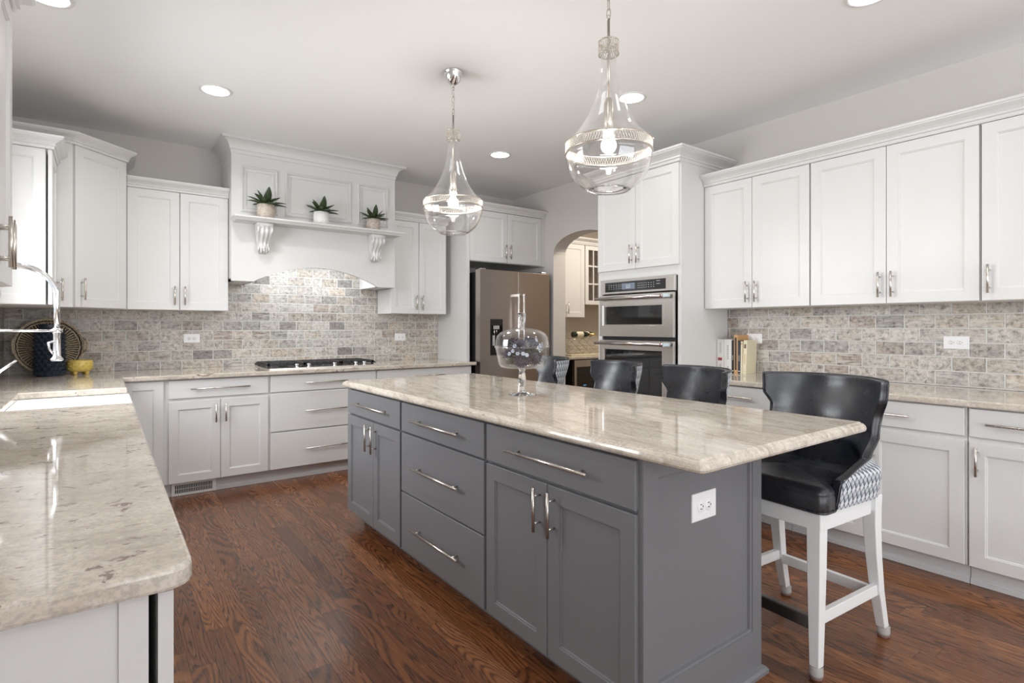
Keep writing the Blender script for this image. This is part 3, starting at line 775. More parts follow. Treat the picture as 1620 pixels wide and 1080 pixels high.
for x in (.235, .335, .560, .755, .835):
    bm = B(); lathe(bm, [(0, .040), (.016, .040), (.019, .037), (.019, .030), (.013, .026), (.013, .016), (.021, .012), (.021, .0095), (0, .0095)], 20, x, .045)
    box(bm, x - .003, x + .003, .026, .064, .038, .043); link('knob', bm, 'chrome', t)

# ---------------------------------------------------------------- farmhouse sink
t = thing('farmhouse_sink', 'white apron front farmhouse sink set into the left counter', 'sink', (-.39, 3.13, .63))
bm = B()
X1, Y1, H = .512, .86, .247
outer = rounded([(0, 0), (X1, 0), (X1, Y1), (0, Y1)], {1, 2}, .02, 4)
def ringv(poly, z): return [bm.verts.new((x, y, z)) for x, y in poly]
o0, o1 = ringv(outer, 0), ringv(outer, H)
n_ = len(outer); inn = inset_poly(outer, .022)
i1 = ringv(inn, H); i0 = ringv(inset_poly(outer, .034), .03)
for a, b in ((o0, o1), (o1, i1), (i1, i0)):
    for k in range(n_): bm.faces.new((a[k], a[(k + 1) % n_], b[(k + 1) % n_], b[k]))
bm.faces.new(o0[::-1]); bm.faces.new(i0)
link('basin', bm, 'ceramic', t)
bm = B(); lathe(bm, [(0, .034), (.036, .034), (.044, .036), (.046, .0315), (0, .0315)], 24, .25, .43); link('drain', bm, 'chrome', t)

# ---------------------------------------------------------------- faucet
t = thing('pull_down_faucet', 'tall chrome pull-down kitchen faucet arching over the sink', 'faucet', (-.470, 3.50, CT))
bm = B(); lathe(bm, [(0, .012), (.028, .012), (.030, .0), (0, .0)], 24); tube(bm, [(0, 0, .01), (0, 0, .34)], .0145, 16); link('post', bm, 'chrome', t)
bm = B(); r0 = .144; pts = [(0, 0, .34), (0, 0, .45)] + [(r0 - r0 * math.cos(a), 0, .50 + .148 * math.sin(a)) for a in [PI * k / 20 for k in range(21)]] + [(2 * r0, 0, .46), (2 * r0, 0, .355)]
tube(bm, pts, .0125, 16); link('spout_arc', bm, 'chrome', t)
bm = B(); lathe(bm, [(0, .352), (.0135, .352), (.0165, .348), (.0165, .325), (.0145, .318), (.0145, .262), (.0155, .25), (.0155, .215), (.0195, .207), (.0255, .200), (.0262, .194), (.020, .190), (0, .190)], 24, 2 * r0)
tube(bm, [(2 * r0 - .014, -.010, .285), (2 * r0 - .030, -.014, .279), (2 * r0 - .028, -.014, .250), (2 * r0 - .013, -.008, .222)], [.006, .006, .005, .004], 8)
link('spray_head', bm, 'chrome', t)
bm = B(); tube(bm, [(0, 0, .338), (2 * r0 - .01, 0, .338)], .0065, 10)
lathe(bm, [(.017, .330), (.023, .330), (.023, .346), (.017, .346)], 20, 2 * r0, closed=True); lathe(bm, [(.012, .328), (.021, .328), (.021, .348), (.012, .348)], 20, 0, closed=True)
link('docking_arm', bm, 'chrome', t)
bm = B(); tube(bm, [(.012, 0, .09), (.045, 0, .10)], .012, 12); tube(bm, [(.040, 0, .098), (.085, -.0, .150), (.140, 0, .198)], [.008, .006, .0055], 10); link('lever_handle', bm, 'chrome', t)

# ---------------------------------------------------------------- refrigerator
RX0, RX1, RY = 3.095, 4.022, 4.735
t = thing('refrigerator', 'warm gray stainless french door refrigerator with a dark water dispenser', 'refrigerator', (RX0, RY, 0))
W = RX1 - RX0; n = 0.0
bm = B(); box(bm, .008, W - .008, .105, .75, .03, 1.84); box(bm, .05, W - .05, .09, .30, 0, .03); link('case', bm, 'black', t, bevel=.004)
bm = B(); 
for x in (.03, W - .09): box(bm, x, x + .06, .03, .14, 1.8635, 1.878)
link('hinge_cover', bm, 'steel', t, bevel=.003)
def fdoor(x0, x1, z0, z1, hole=None):
    bm = B()
    if hole:
        a, b, c, d = hole
        for q in ((x0, x1, z0, c), (x0, x1, d, z1), (x0, a, c, d), (b, x1, c, d)): box(bm, q[0], q[1], 0, .085, q[2], q[3])
        box(bm, a, b, .055, .085, c, d)
        bmesh.ops.remove_doubles(bm, verts=bm.verts[:], dist=1e-5)
    else: box(bm, x0, x1, 0, .085, z0, z1)
    return link('door', bm, 'fridge', t, bevel=0 if hole else .006, seg=3)
sx = 3.583 - RX0
dh = (.125, .282, .975, 1.352)
dl_ = fdoor(0, sx - .002, .60, 1.862, dh); dr_ = fdoor(sx + .002, W, .60, 1.862); fz = fdoor(0, W, .05, .592); fz.name = 'freezer_drawer'
bm = B(); a, b, c, d = dh
box(bm, a, b, -.003, .02, d - .065, d); link('display', bm, 'black_glass', dl_)
bm = B(); box(bm, a + .006, b - .006, .05, .055, c, d - .065); box(bm, a, a + .006, -.002, .055, c, d - .065); box(bm, b - .006, b, -.002, .055, c, d - .065); box(bm, a, b, -.002, .055, c, c + .012); link('dispenser_bay', bm, 'black', dl_)
bm = B(); box(bm, a + .045, b - .035, .008, .05, d - .105, d - .068); tube(bm, [(a + .065, .022, d - .105), (a + .065, .022, d - .17)], .009, 10); tube(bm, [(b - .062, .022, d - .105), (b - .062, .022, d - .15)], .007, 10); box(bm, a + .05, a + .08, .03, .045, c + .10, d - .17); link('dispenser_spout', bm, 'chrome', dl_)
for dd, x in ((dl_, sx - .040), (dr_, sx + .030)):
    bm = B(); tube(bm, [(x, -.065, .84), (x, -.065, 1.622)], .0115, 14)
    for z in (.865, 1.605):
        box(bm, x - .014, x + .014, -.068, 0, z - .014, z + .014)
    link('handle', bm, 'chrome', dd, bevel=.002)
bm = B(); tube(bm, [(.12, -.06, .53), (W - .12, -.06, .53)], .0115, 14)
for x in (.15, W - .15): box(bm, x - .013, x + .013, -.06, 0, .517, .543)
link('handle', bm, 'chrome', fz)

# ---------------------------------------------------------------- wall ovens
t = thing('double_wall_oven', 'stainless combination wall oven with microwave above, built into the tall white cabinet', 'oven', (TX, TY1, 0), R(-90))
wd = TY1 - TY0; o0, o1 = .058, wd - .030; zb = .405
bm = B(); box(bm, o0 + .004, o1 - .0, .0, .50, zb, 1.664); link('case', bm, 'black', t)
bm = B(); box(bm, o0, o1 - .006, -.035, -.001, 1.545, 1.664); cp = link('control_panel', bm, 'steel', t, bevel=.003)
bm = B(); box(bm, o0 + .055, o1 - .085, -.0365, -.0352, 1.562, 1.642); link('control_glass', bm, 'black_glass', cp)
M['lcd'] = plain('lcd_screen', (.05, .07, .10), .2, emis=(.42, .48, .58), es=.25); M['print'] = plain('light_gray_print', (.55, .57, .6), .5)
bm = B(); box(bm, .30, .44, -.0372, -.0366, 1.578, 1.628); link('display', bm, 'lcd', cp)
bm = B()
for (xs, rows, w_, g) in (([.155, .18, .205], [1.585, 1.60, 1.615], .010, 0), ([.235, .26, .28], [1.585, 1.60, 1.615], .010, 0), ([.47, .49, .51, .53, .55, .575, .60, .625], [1.583, 1.60, 1.617], .009, 0)):
    for x in xs:
        for z in rows: box(bm, x, x + w_, -.0372, -.0366, z, z + .0032)
for z in (1.588, 1.598, 1.610): box(bm, .345, .395, -.0378, -.0373, z, z + .004)
box(bm, .655, .690, -.0372, -.0366, 1.626, 1.629); box(bm, .655, .690, -.0372, -.0366, 1.604, 1.607)
link('button_legend', bm, 'print', cp)
def oven_door(z0, z1, wz0, wz1, hz):
    bm = B(); xa, xb = o0 - .002, o1 - .012; wx0, wx1 = o0 + .060, o1 - .112
    for q in ((xa, xb, z0, wz0), (xa, xb, wz1, z1), (xa, wx0, wz0, wz1), (wx1, xb, wz0, wz1)): box(bm, q[0], q[1], -.045, -.002, q[2], q[3])
    bmesh.ops.remove_doubles(bm, verts=bm.verts[:], dist=1e-5)
    d = link('oven_door', bm, 'steel', t)
    bm = B(); box(bm, wx0, wx1, -.036, -.030, wz0, wz1); link('window', bm, 'black_glass', d)
    bm = B()   # bright angled window frame
    A = [(wx0 - .022, wz0 - .008), (wx1 + .022, wz0 - .008), (wx1 + .022, wz1 + .008), (wx0 - .022, wz1 + .008)]; Bq = [(wx0, wz0), (wx1, wz0), (wx1, wz1), (wx0, wz1)]
    va = [bm.verts.new((x, -.0462, z)) for x, z in A]; vb = [bm.verts.new((x, -.0365, z)) for x, z in Bq]
    for k in range(4): bm.faces.new((va[k], va[(k + 1) % 4], vb[(k + 1) % 4], vb[k]))
    link('window_frame', bm, 'chrome', d)
    bm = B(); tube(bm, [(xa - .004, -.098, hz), (xb - .045, -.098, hz)], .0125, 16)
    for x in (xa + .02, xb - .07):
        tube(bm, [(x, -.044, hz), (x, -.098, hz)], .011, 12)
    link('handle', bm, 'steel', d)
    bm = B(); tube(bm, [(xb - .070, -.098, hz), (xb - .045, -.098, hz)], .0155, 16); link('handle_badge', bm, 'chrome', d)
    M.setdefault('tape', plain('pale_blue_tape', (.52, .62, .68), .4))
    bm = B(); box(bm, xb - .043, xb + .006, -.110, -.085, hz - .012, hz + .014); link('blue_tape', bm, 'tape', d, bevel=.003)
    M.setdefault('redmark', plain('red_mark', (.35, .05, .05), .4))
    bm = B(); tube(bm, [(xb - .058, -.1130, hz), (xb - .058, -.1142, hz)], .006, 12); link('badge_mark', bm, 'redmark', d)
oven_door(1.192, 1.533, 1.290, 1.440, 1.505)
oven_door(.43, 1.160, .56, 1.085, 1.136)

# ---------------------------------------------------------------- electrical outlets
M['slot'] = plain('outlet_slot', (.03, .03, .03), .5)
def outlet(label, loc, rotz):
    """horizontal duplex plate; x across, front -y, centre at loc"""
    t = thing('electrical_outlet', label, 'outlet', loc, rotz, 'electrical outlets')
    bm = B(); flat_bm(bm, -.062, .062, -.038, .038, t=.006); link('cover_plate', bm, 'plastic', t)
    for x in (-.020, .020):
        bm = B(); lathe(bm, [(0, .0), (.0165, .0), (.0165, .0015), (.0155, .0022), (0, .0022)], 20); s = link('socket', bm, 'plastic', t)
        s.rotation_euler = (R(90), 0, 0); s.location = (x, -.0058, 0)
        bm = B()
        for dy in (-.006, .006): box(bm, -.006, .004, dy - .0011, dy + .0011, .0022, .0026)
        box(bm, .0075, .011, -.0022, .0022, .0022, .0026); link('slots', bm, 'slot', s)
    return t
outlet('white outlet in the tile backsplash left of the cooktop', (.618, YB - .0112, 1.171), 0)
outlet('small white outlet in the tile right of the cooktop, under the wall cabinets', (2.573, YB - .0112, 1.161), 0)
outlet('white outlet in the tile just right of the books', (XR - .0112, 2.340, 1.180), R(-90))
outlet('large looking white outlet in the tile above the nearest bar stool', (XR - .0112, 1.074, 1.177), R(-90))
t = outlet('white outlet on the gray end panel of the island', (IX + .313, IY0 - .0045, .675), 0); t.scale = (1.06, 1, 1.22)

# ---------------------------------------------------------------- floor register in the toe kick
t = thing('air_vent', 'white slotted air vent in the toe kick left of the cooktop drawers', 'vent', (.410, YBC + .0320, .0))
bm = B(); 
for q in ((0, .295, .002, .018), (0, .295, .082, .097), (0, .022, .018, .082), (.273, .295, .018, .082)): box(bm, q[0], q[1], -.016, -.0002, q[2], q[3])
link('frame', bm, 'trim', t); bm = B(); box(bm, .022, .273, -.003, -.0004, .018, .082); link('recess', bm, 'dark', t)
bm = B()
for k in range(22): x = .030 + k * .0113; box(bm, x, x + .0042, -.013, -.003, .018, .082)
box(bm, .022, .273, -.011, -.008, .048, .051); link('louvers', bm, 'toe', t)

# ---------------------------------------------------------------- pendants
M['mesh'] = plain('pierced_nickel', (.74, .68, .60), .22, 1.0)
def link_ring(bm, c, a, b, r, rot):
    """chain link, oval in a vertical plane turned by rot"""
    pts = []
    for k in range(16):
        q = 2 * PI * k / 16; x = a * math.cos(q); z = b * math.sin(q)
        pts.append((c[0] + x * math.cos(rot), c[1] + x * math.sin(rot), c[2] + z))
    tube(bm, pts, r, 8, closed=True)
def lattice(bm, r0, z0, r1, z1, nseg, nrow, wr):
    for s in (-1, 1):
        for k in range(nseg):
            pts = []
            for i in range(nrow + 1):
                q = i / nrow; a = 2 * PI * (k + s * q * nrow * .5) / nseg; r = r0 + (r1 - r0) * q
                pts.append((r * math.cos(a), r * math.sin(a), z0 + (z1 - z0) * q))
            tube(bm, pts, wr, 4, caps=False)
def pendant(label, x, y):
    t = thing('glass_pendant_light', label, 'pendant light', (x, y, ZC), 0, 'clear glass pendant lights')
    bm = B(); lathe(bm, [(0, 0), (.060, 0), (.062, -.006), (.058, -.010), (.056, -.022), (.046, -.050), (.028, -.070), (.012, -.079), (0, -.080)], 36); link('canopy', bm, 'chrome', t, smooth=True)
    bm = B(); lathe(bm, [(0, -.078), (.008, -.080), (.010, -.088), (.005, -.094), (0, -.095)], 12)
    link_ring(bm, (0, 0, -.104), .008, .012, .0022, 0)
    z = -.132
    for i in range(4): link_ring(bm, (0, 0, z), .009, .023, .0024, R(20 + 90 * i)); z -= .038
    link('chain', bm, 'nickel', t, smooth=True)
    top = 2.474 - ZC
    bm = B(); tube(bm, [(0, 0, z + .016), (0, 0, top - .24)], .0062, 12); link_ring(bm, (0, 0, z + .02), .008, .012, .0022, 0); link('stem', bm, 'nickel', t)
    # glass: neck flaring to a globe
    g1 = [(.030, top - .010), (.0305, top - .07), (.034, top - .13), (.043, top - .19), (.058, top - .245), (.080, top - .300), (.108, top - .350), (.140, top - .392), (.168, top - .420), (.177, top - .430)]
    g2 = [(.177, top - .468), (.176, top - .490), (.171, top - .520), (.160, top - .550), (.143, top - .578), (.120, top - .602), (.095, top - .620), (.083, top - .626), (.078, top - .622), (.060, top - .618)]
    for nm, g in (('upper_glass', g1), ('lower_glass', g2)):
        bm = B(); lathe(bm, shell(g, .003), 56, closed=True); link(nm, bm, 'glass', t, smooth=True)
    # pierced collar and band
    bm = B(); lattice(bm, .042, top - .052, .042, top, 26, 3, .0013)
    for z in (top, top - .052): lathe(bm, [(.0405, z - .0022), (.0437, z - .0022), (.0437, z + .0022), (.0405, z + .0022)], 36, closed=True)
    for k in range(3): a = 2 * PI * k / 3; tube(bm, [(0, 0, top - .010), (.041 * math.cos(a), .041 * math.sin(a), top - .010)], .0016, 6)
    link('collar', bm, 'mesh', t)
    bm = B(); zb0, zb1 = top - .468, top - .430
    lattice(bm, .1815, zb0, .1815, zb1, 100, 3, .0011)
    for z in (zb0, zb1): lathe(bm, [(.1795, z - .0025), (.1835, z - .0025), (.1835, z + .0025), (.1795, z + .0025)], 64, closed=True)
    for k in range(6): a = 2 * PI * k / 6; bmesh.ops.create_uvsphere(bm, u_segments=8, v_segments=6, radius=.005, matrix=Matrix.Translation((.184 * math.cos(a), .184 * math.sin(a), zb1)))
    link('band', bm, 'mesh', t)
    bm = B(); lathe(bm, [(0, top - .235), (.013, top - .24), (.020, top - .26), (.020, top - .345), (.014, top - .374), (0, top - .374)], 20); link('lamp_socket', bm, 'nickel', t)
    bm = B(); lathe(bm, [(.013, top - .372), (.014, top - .40)] + [(.033 * math.cos(a), top - .437 + .033 * math.sin(a)) for a in [R(58 - 148 * k / 10) for k in range(11)]], 24); link('bulb', bm, 'bulb', t, smooth=True)
    p = bpy.data.lights.new('pendant_glow', 'POINT'); p.energy = 14; p.color = (1, .97, .93); p.shadow_soft_size = .035
    o = bpy.data.objects.new('pendant_glow', p); C.objects.link(o); o.location = (x, y, ZC + top - .50)
pendant('clear glass pendant light nearest the fridge, farther from the viewer', 1.735, 2.957)
pendant('larger looking clear glass pendant light over the near half of the island', 1.719, 1.638)

# ---------------------------------------------------------------- bar stools
def lerp(tab, z):
    for (a, va), (b, vb) in zip(tab, tab[1:]):
        if z <= b: q = (z - a) / (b - a); q = max(0, min(1, q)); q = q * q * (3 - 2 * q); return va + (vb - va) * q
    return tab[-1][1]
HWt = [(.58, .218), (.70, .226), (.78, .218), (.86, .214), (.91, .218), (.98, .243), (1.055, .246)]
WRt = [(.58, .385), (.700, .385), (.722, .30), (.76, .17), (.84, .10), (.91, .095), (.98, .135), (1.055, .145)]
XBt = [(.58, .205), (.70, .222), (.85, .245), (1.055, .290)]
THK = .027
def shell_pt(tt, z, off=0.0):
    """tt in -1..1 around the barrel back; front is -x. U-shaped around the seat, a shallow flaring arc above it"""
    def p(tt, z):
        hw = lerp(HWt, z); wr = lerp(WRt, z); xb = lerp(XBt, z); a = abs(tt); rad = .11
        if a <= .30: y = (hw - rad) * a / .30; x = xb
        elif a <= .60: q = (a - .30) / .30 * PI / 2; y = hw - rad + rad * math.sin(q); x = xb - rad * (1 - math.cos(q))
        else: q = (a - .60) / .40; y = hw - .004 * q; x = xb - rad - (wr - rad) * q
        y2 = hw * a; x2 = xb - wr * a ** 2.3
        s = max(0, min(1, (z - .700) / .09)); s = s * s * (3 - 2 * s)
        return Vector((x + (x2 - x) * s, math.copysign(y + (y2 - y) * s, tt), z))
    c = p(tt, z)
    if not off: return c
    du = p(min(tt + .02, 1), z) - p(max(tt - .02, -1), z)
    n = Vector((du.y, -du.x, 0)).normalized()          # horizontal, pointing backwards/outwards
    return c + n * off
def grid_obj(name, fn, nu, nv, mat, parent, uv=False):
    bm = B(); vs = [[bm.verts.new(fn(i / nu, j / nv)) for i in range(nu + 1)] for j in range(nv + 1)]
    return bm, vs
def make_stool():
    t = thing('bar_stool', 'x', 'bar stool', (0, 0, 0), 0, 'bar stools along the island')
    # legs: front (-x) straight tapered, rear swept back
    for sx in (-1, 1):
        for sy in (-1, 1):
            bm = B()
            if sx < 0: sta = [(-.235, .205, .597, .026), (-.240, .207, .40, .024), (-.247, .210, .2, .0205), (-.252, .212, .045, .0175)]
            else: sta = [(.175, .203, .597, .027), (.172, .204, .48, .0245), (.180, .206, .36, .0225), (.205, .208, .2, .020), (.245, .210, .045, .0175)]
            rings = []
            for x, y, z, h in sta:
                rings.append([bm.verts.new((x + a * h, sy * y + b * h, z)) for a, b in ((-1, -1), (1, -1), (1, 1), (-1, 1))])
            for a, b in zip(rings, rings[1:]):
                for k in range(4): bm.faces.new((a[k], a[(k + 1) % 4], b[(k + 1) % 4], b[k]))
            bm.faces.new(rings[0][::-1]); bm.faces.new(rings[-1])
            lg = link('leg', bm, 'stool_white', t, bevel=.003)
            x, y, z, h = sta[-1]; bm = B(); x2 = x + (.010 if sx > 0 else -.001)
            lathe(bm, [(h * 1.32, .050), (h * 1.38, .02), (h * 1.3, .010), (0, .010)], 20, x2, sy * y); link('foot_cap', bm, 'cap', lg, smooth=True)
            bm = B(); lathe(bm, [(0, .010), (h * 1.3, .010), (h * 1.22, .0), (0, .0)], 20, x2, sy * y); link('felt_pad', bm, 'felt', lg)
    # apron with a rounded rear
    bm = B(); ap = [(-.262, -.232), (.10, -.232), (.185, -.195), (.212, -.10), (.212, .10), (.185, .195), (.10, .232), (-.262, .232)]
    ap = rounded(ap, {2, 3, 4, 5}, .04, 4); slab(bm, ap, [(0, .600), (0, .535)]); link('apron', bm, 'stool_white', t, bevel=.003)
    bm = B(); box(bm, -.258, -.236, -.19, .19, .170, .212); link('stretcher', bm, 'stool_white', t, bevel=.002)
    bm = B(); box(bm, -.264, -.2585, -.188, .188, .172, .2135); box(bm, -.2585, -.234, -.188, .188, .2125, .2150); link('foot_plate', bm, 'steel_dark', t)
    for s in (-1, 1):
        bm = B(); vs = [(-.235, .205), (.215, .209)]
        y0 = s * .208; box(bm, -.228, .200, y0 - .011, y0 + .011, .188, .232); link('stretcher', bm, 'stool_white', t, bevel=.002)
    bm = B(); box(bm, .186, .208, -.19, .19, .172, .214); link('stretcher', bm, 'stool_white', t, bevel=.002)
    # seat cushion
    sp = rounded([(-.272, -.247), (-.195, -.247), (-.185, -.222), (.10, -.222), (.19, -.15), (.19, .15), (.10, .222), (-.185, .222), (-.195, .247), (-.272, .247)], {0, 3, 4, 5, 6, 9}, .035, 5)
    bm = B(); rings = []
    for k, z in ((1.0, .602), (1.012, .612), (1.012, .650), (1.0, .659), (.994, .662), (1.002, .666), (.985, .677), (.95, .686), (.86, .693), (.6, .699), (.3, .702)):
        rings.append([bm.verts.new((-.04 + (x + .04) * k, y * k, z)) for x, y in sp])
    for a, b in zip(rings, rings[1:]):
        for k in range(len(sp)): bm.faces.new((a[k], a[(k + 1) % len(sp)], b[(k + 1) % len(sp)], b[k]))
    cv = bm.verts.new((-.04, 0, .703)); a = rings[-1]
    for k in range(len(sp)): bm.faces.new((a[k], a[(k + 1) % len(sp)], cv))
    bm.faces.new(rings[0][::-1])
    link('seat', bm, 'leather', t, smooth=True)
    bm = B(); tube(bm, [(-.04 + (x + .04) * 1.008, y * 1.008, .604) for x, y in sp], .0045, 6, closed=True); link('piping', bm, 'leather', t, smooth=True)
    # back shell: leather body and printed fabric outside
    NU, NV = 56, 26; zlo, zhi = .600, 1.055
    bm = B(); inner = []; outer = []
    for j in range(NV + 1):
        z = zlo + (zhi - zlo) * j / NV
        tcut = 1.0
        rowi, rowo = [], []
        for i in range(NU + 1):
            tt = (i / NU * 2 - 1) * tcut
            rowi.append(bm.verts.new(shell_pt(tt, z, 0.0))); rowo.append(bm.verts.new(shell_pt(tt, z, THK)))
        inner.append(rowi); outer.append(rowo)
    def q(a, b, c, d): f = bm.faces.new((a, b, c, d)); f.smooth = True
    for j in range(NV):
        for i in range(NU):
            q(inner[j][i], inner[j][i + 1], inner[j + 1][i + 1], inner[j + 1][i]); q(outer[j][i + 1], outer[j][i], outer[j + 1][i], outer[j + 1][i + 1])
        for i in (0, NU): q(inner[j][i], inner[j + 1][i], outer[j + 1][i], outer[j][i])
    for i in range(NU):
        for j in (0, NV): q(inner[j][i], inner[j][i + 1], outer[j][i + 1], outer[j][i])
    bk = link('backrest', bm, 'leather', t, bevel=.008, seg=3)
    bm = B(); uvl = bm.loops.layers.uv.new('UVMap'); fi = []; fo = []; uvs = []; acc = None
    for j in range(NV + 1):
        z = zlo + (zhi - zlo) * (j / NV) - (.006 if j == NV else 0)
        pts = [shell_pt((i / NU * 2 - 1) * .985, z, THK + .0025) for i in range(NU + 1)]
        ln = [0]
        for a, b in zip(pts, pts[1:]): ln.append(ln[-1] + (b - a).length)
        uvs.append([(l - ln[-1] / 2, z) for l in ln])
        fi.append([bm.verts.new(shell_pt((i / NU * 2 - 1) * .985, z, THK - .004)) for i in range(NU + 1)]); fo.append([bm.verts.new(p) for p in pts])
    def fq(vs, us):
        f = bm.faces.new(vs); f.smooth = True
        for l, u in zip(f.loops, us): l[uvl].uv = u
    for j in range(NV):
        for i in range(NU):
            fq((fo[j][i + 1], fo[j][i], fo[j + 1][i], fo[j + 1][i + 1]), (uvs[j][i + 1], uvs[j][i], uvs[j + 1][i], uvs[j + 1][i + 1]))
    link('fabric_back', bm, 'fabric', t)
    # piping around the shell opening
    path = [shell_pt(-1, zlo + (zhi - zlo) * k / 20, THK) for k in range(21)] + [shell_pt(-1 + 2 * k / 40, zhi + .001, THK) for k in range(1, 40)] + [shell_pt(1, zhi - (zhi - zlo) * k / 20, THK) for k in range(21)]
    bm = B(); tube(bm, path, .0042, 6); link('back_piping', bm, 'leather', t, smooth=True)
    return t
M['cap'] = plain('frosted_plastic_cap', (.55, .54, .52), .25, 0, alpha=.75)
M['felt'] = plain('brown_felt', (.20, .10, .08), .8)
M['steel_dark'] = plain('dark_metal_plate', (.22, .20, .19), .3, 1.0)
proto = make_stool()
for i, (x, y, a, lab) in enumerate([(2.340, 1.148, -4, 'nearest dark leather bar stool, fully visible with white legs and patterned fabric sides'),
                                    (2.305, 1.805, -18, 'second dark leather bar stool from the viewer, in front of the white tower side panel'),
                                    (2.310, 2.370, -17, 'third dark leather bar stool, in front of the lower oven window'),
                                    (2.325, 3.020, -26, 'farthest dark leather bar stool, half hidden behind the glass cake dome')]):
    s = proto if i == 0 else copy_tree(proto)
    s.location = (x, y, 0); s.rotation_euler = (0, 0, R(a)); s['label'] = lab
# ---------------------------------------------------------------- plants on the mantel shelf
M['leaf'] = NT('agave_leaf')
_n = M['leaf']; _g = _n.noise(_n.map(_n.obj(), scale=(60, 60, 12)), 1.0, 3)
M['leaf'] = _n.set(col=_n.ramp(_g, [(.3, (.022, .045, .018)), (.7, (.065, .095, .035))]), rough=.38)
M['soil'] = plain('moss_soil', (.05, .045, .03), .9)
def pot_mat(name, c0, c1, sc):
    n = NT(name); b = n.noise(n.map(n.obj(), scale=sc), 1.0, 2)
    n.set(col=n.ramp(b, [(.4, c0), (.6, c1)]), rough=.7); n.bump(b, .002, .8); return n.m
M['pot_tan'] = pot_mat('woven_cement', (.42, .36, .30), (.60, .54, .47), (60, 60, 150))
M['pot_white'] = plain('matte_white_ceramic', (.78, .77, .75), .5)
M['pot_taupe'] = pot_mat('ribbed_cement', (.40, .34, .30), (.58, .52, .47), (40, 40, 200))
def leaf(bm, base, direc, up, length, width, droop):
    d = Vector(direc).normalized(); u = Vector(up); s = d.cross(u).normalized(); u = s.cross(d).normalized(); rows = []
    N = 8
    for k in range(N + 1):
        q = k / N; w = width * (math.sin(PI * min(.12 + q * .88, 1)) ** .75) * .5 if q < 1 else .0008
        if k == 0: w = width * .30
        c = Vector(base) + d * length * q + u * (-droop * q * q * length)
        rows.append([bm.verts.new(c + s * w * a + u * w * (.35 * a * a)) for a in (-1, -.5, 0, .5, 1)] + [bm.verts.new(c + s * w * a * .8 - u * (.004 * (1 - q) + .0006) + u * w * (.30 * a * a)) for a in (1, 0, -1)])
    n = 8
    for a, b in zip(rows, rows[1:]):
        for k in range(n): f = bm.faces.new((a[k], a[(k + 1) % n], b[(k + 1) % n], b[k])); f.smooth = True
    bm.faces.new(rows[0][::-1]); bm.faces.new(rows[-1])
def plant(label, x, y, r, h, mat, seed, style, sc=1.0):
    rnd = random.Random(seed)
    t = thing('potted_succulent', label, 'potted plant', (x, y, 2.1765), 0, 'succulents on the mantel shelf')
    bm = B(); lathe(bm, [(0, 0), (r * .86, 0), (r * .93, .006), (r, h * .35), (r * .99, h), (r * .92, h), (r * .90, h - .014), (0, h - .014)], 40)
    if style == 'diamond':
        for s in (-1, 1):
            for k in range(12):
                tube(bm, [((r * .99) * math.cos(2 * PI * (k + s * q * 2.2) / 12), (r * .99) * math.sin(2 * PI * (k + s * q * 2.2) / 12), .008 + (h - .014) * q) for q in [i / 10 for i in range(11)]], .0022, 5)
    else:
        for k in range(1, 7): z = h * k / 7; lathe(bm, [(r * .99, z - .003), (r * 1.015, z), (r * .99, z + .003)], 40)
    link('pot', bm, mat, t)
    bm = B(); lathe(bm, [(0, h - .006), (r * .89, h - .010), (r * .89, h - .0135), (0, h - .0135)], 20); link('soil', bm, 'soil', t)
    bm = B()
    for i in range(19):
        a = i * 2.39996 + rnd.random() * .3; el = [8, 14, 20, 28, 40, 55, 78][min(i // 3, 6)] + rnd.uniform(-5, 5)
        if i >= 18: el = 84
        L = (.150 - .0022 * i) * sc if i < 18 else .135 * sc
        d = (math.cos(a) * math.cos(R(el)), math.sin(a) * math.cos(R(el)), math.sin(R(el)))
        if d[1] > .3: L *= .62
        leaf(bm, (math.cos(a) * .012, math.sin(a) * .012, h - .004 + i * .0008), d, (0, 0, 1) if el < 80 else (0, -1, 0), L * 1.07, .054 * sc, .10 if el < 40 else -.05)
    link('leaves', bm, 'leaf', t)
plant('green succulent in a tan textured pot at the left end of the mantel shelf', 1.096, 4.955, .070, .115, 'pot_tan', 3, 'rib')
plant('green succulent in a white diamond patterned pot on the middle of the shelf', 1.560, 4.965, .066, .112, 'pot_white', 11, 'diamond', .96)
plant('green succulent in a taupe ribbed pot at the right end of the mantel shelf', 2.045, 4.965, .064, .105, 'pot_taupe', 5, 'rib', .92)

# ---------------------------------------------------------------- navy vase, basket tray, yellow pot
M['navy'] = plain('navy_ceramic', (.015, .026, .044), .32)
M['yellow'] = plain('mustard_glaze', (.68, .52, .13), .2)
M['wicker'] = pot_mat('pale_wicker', (.36, .28, .19), (.60, .51, .38), (90, 90, 90))
M['wicker_shadow'] = plain('shadowed_wicker', (.13, .095, .065), .7)  # darker tone paints the shade in the gaps between the spokes
M['wicker_dark'] = plain('black_wicker', (.02, .017, .015), .6)
t = thing('scaled_vase', 'dark navy ceramic vase covered in rows of overlapping scales', 'vase', (-.312, 5.215, CT)); t.scale = (.82, .82, 1)
bm = B(); lathe(bm, [(0, 0), (.088, 0), (.096, .006), (.098, .03), (.098, .315), (.090, .335), (.078, .340), (.078, .368), (.082, .376), (.074, .376), (.070, .33), (0, .33)], 40)
link('body', bm, 'navy', t, smooth=True)
bm = B(); rows = 11
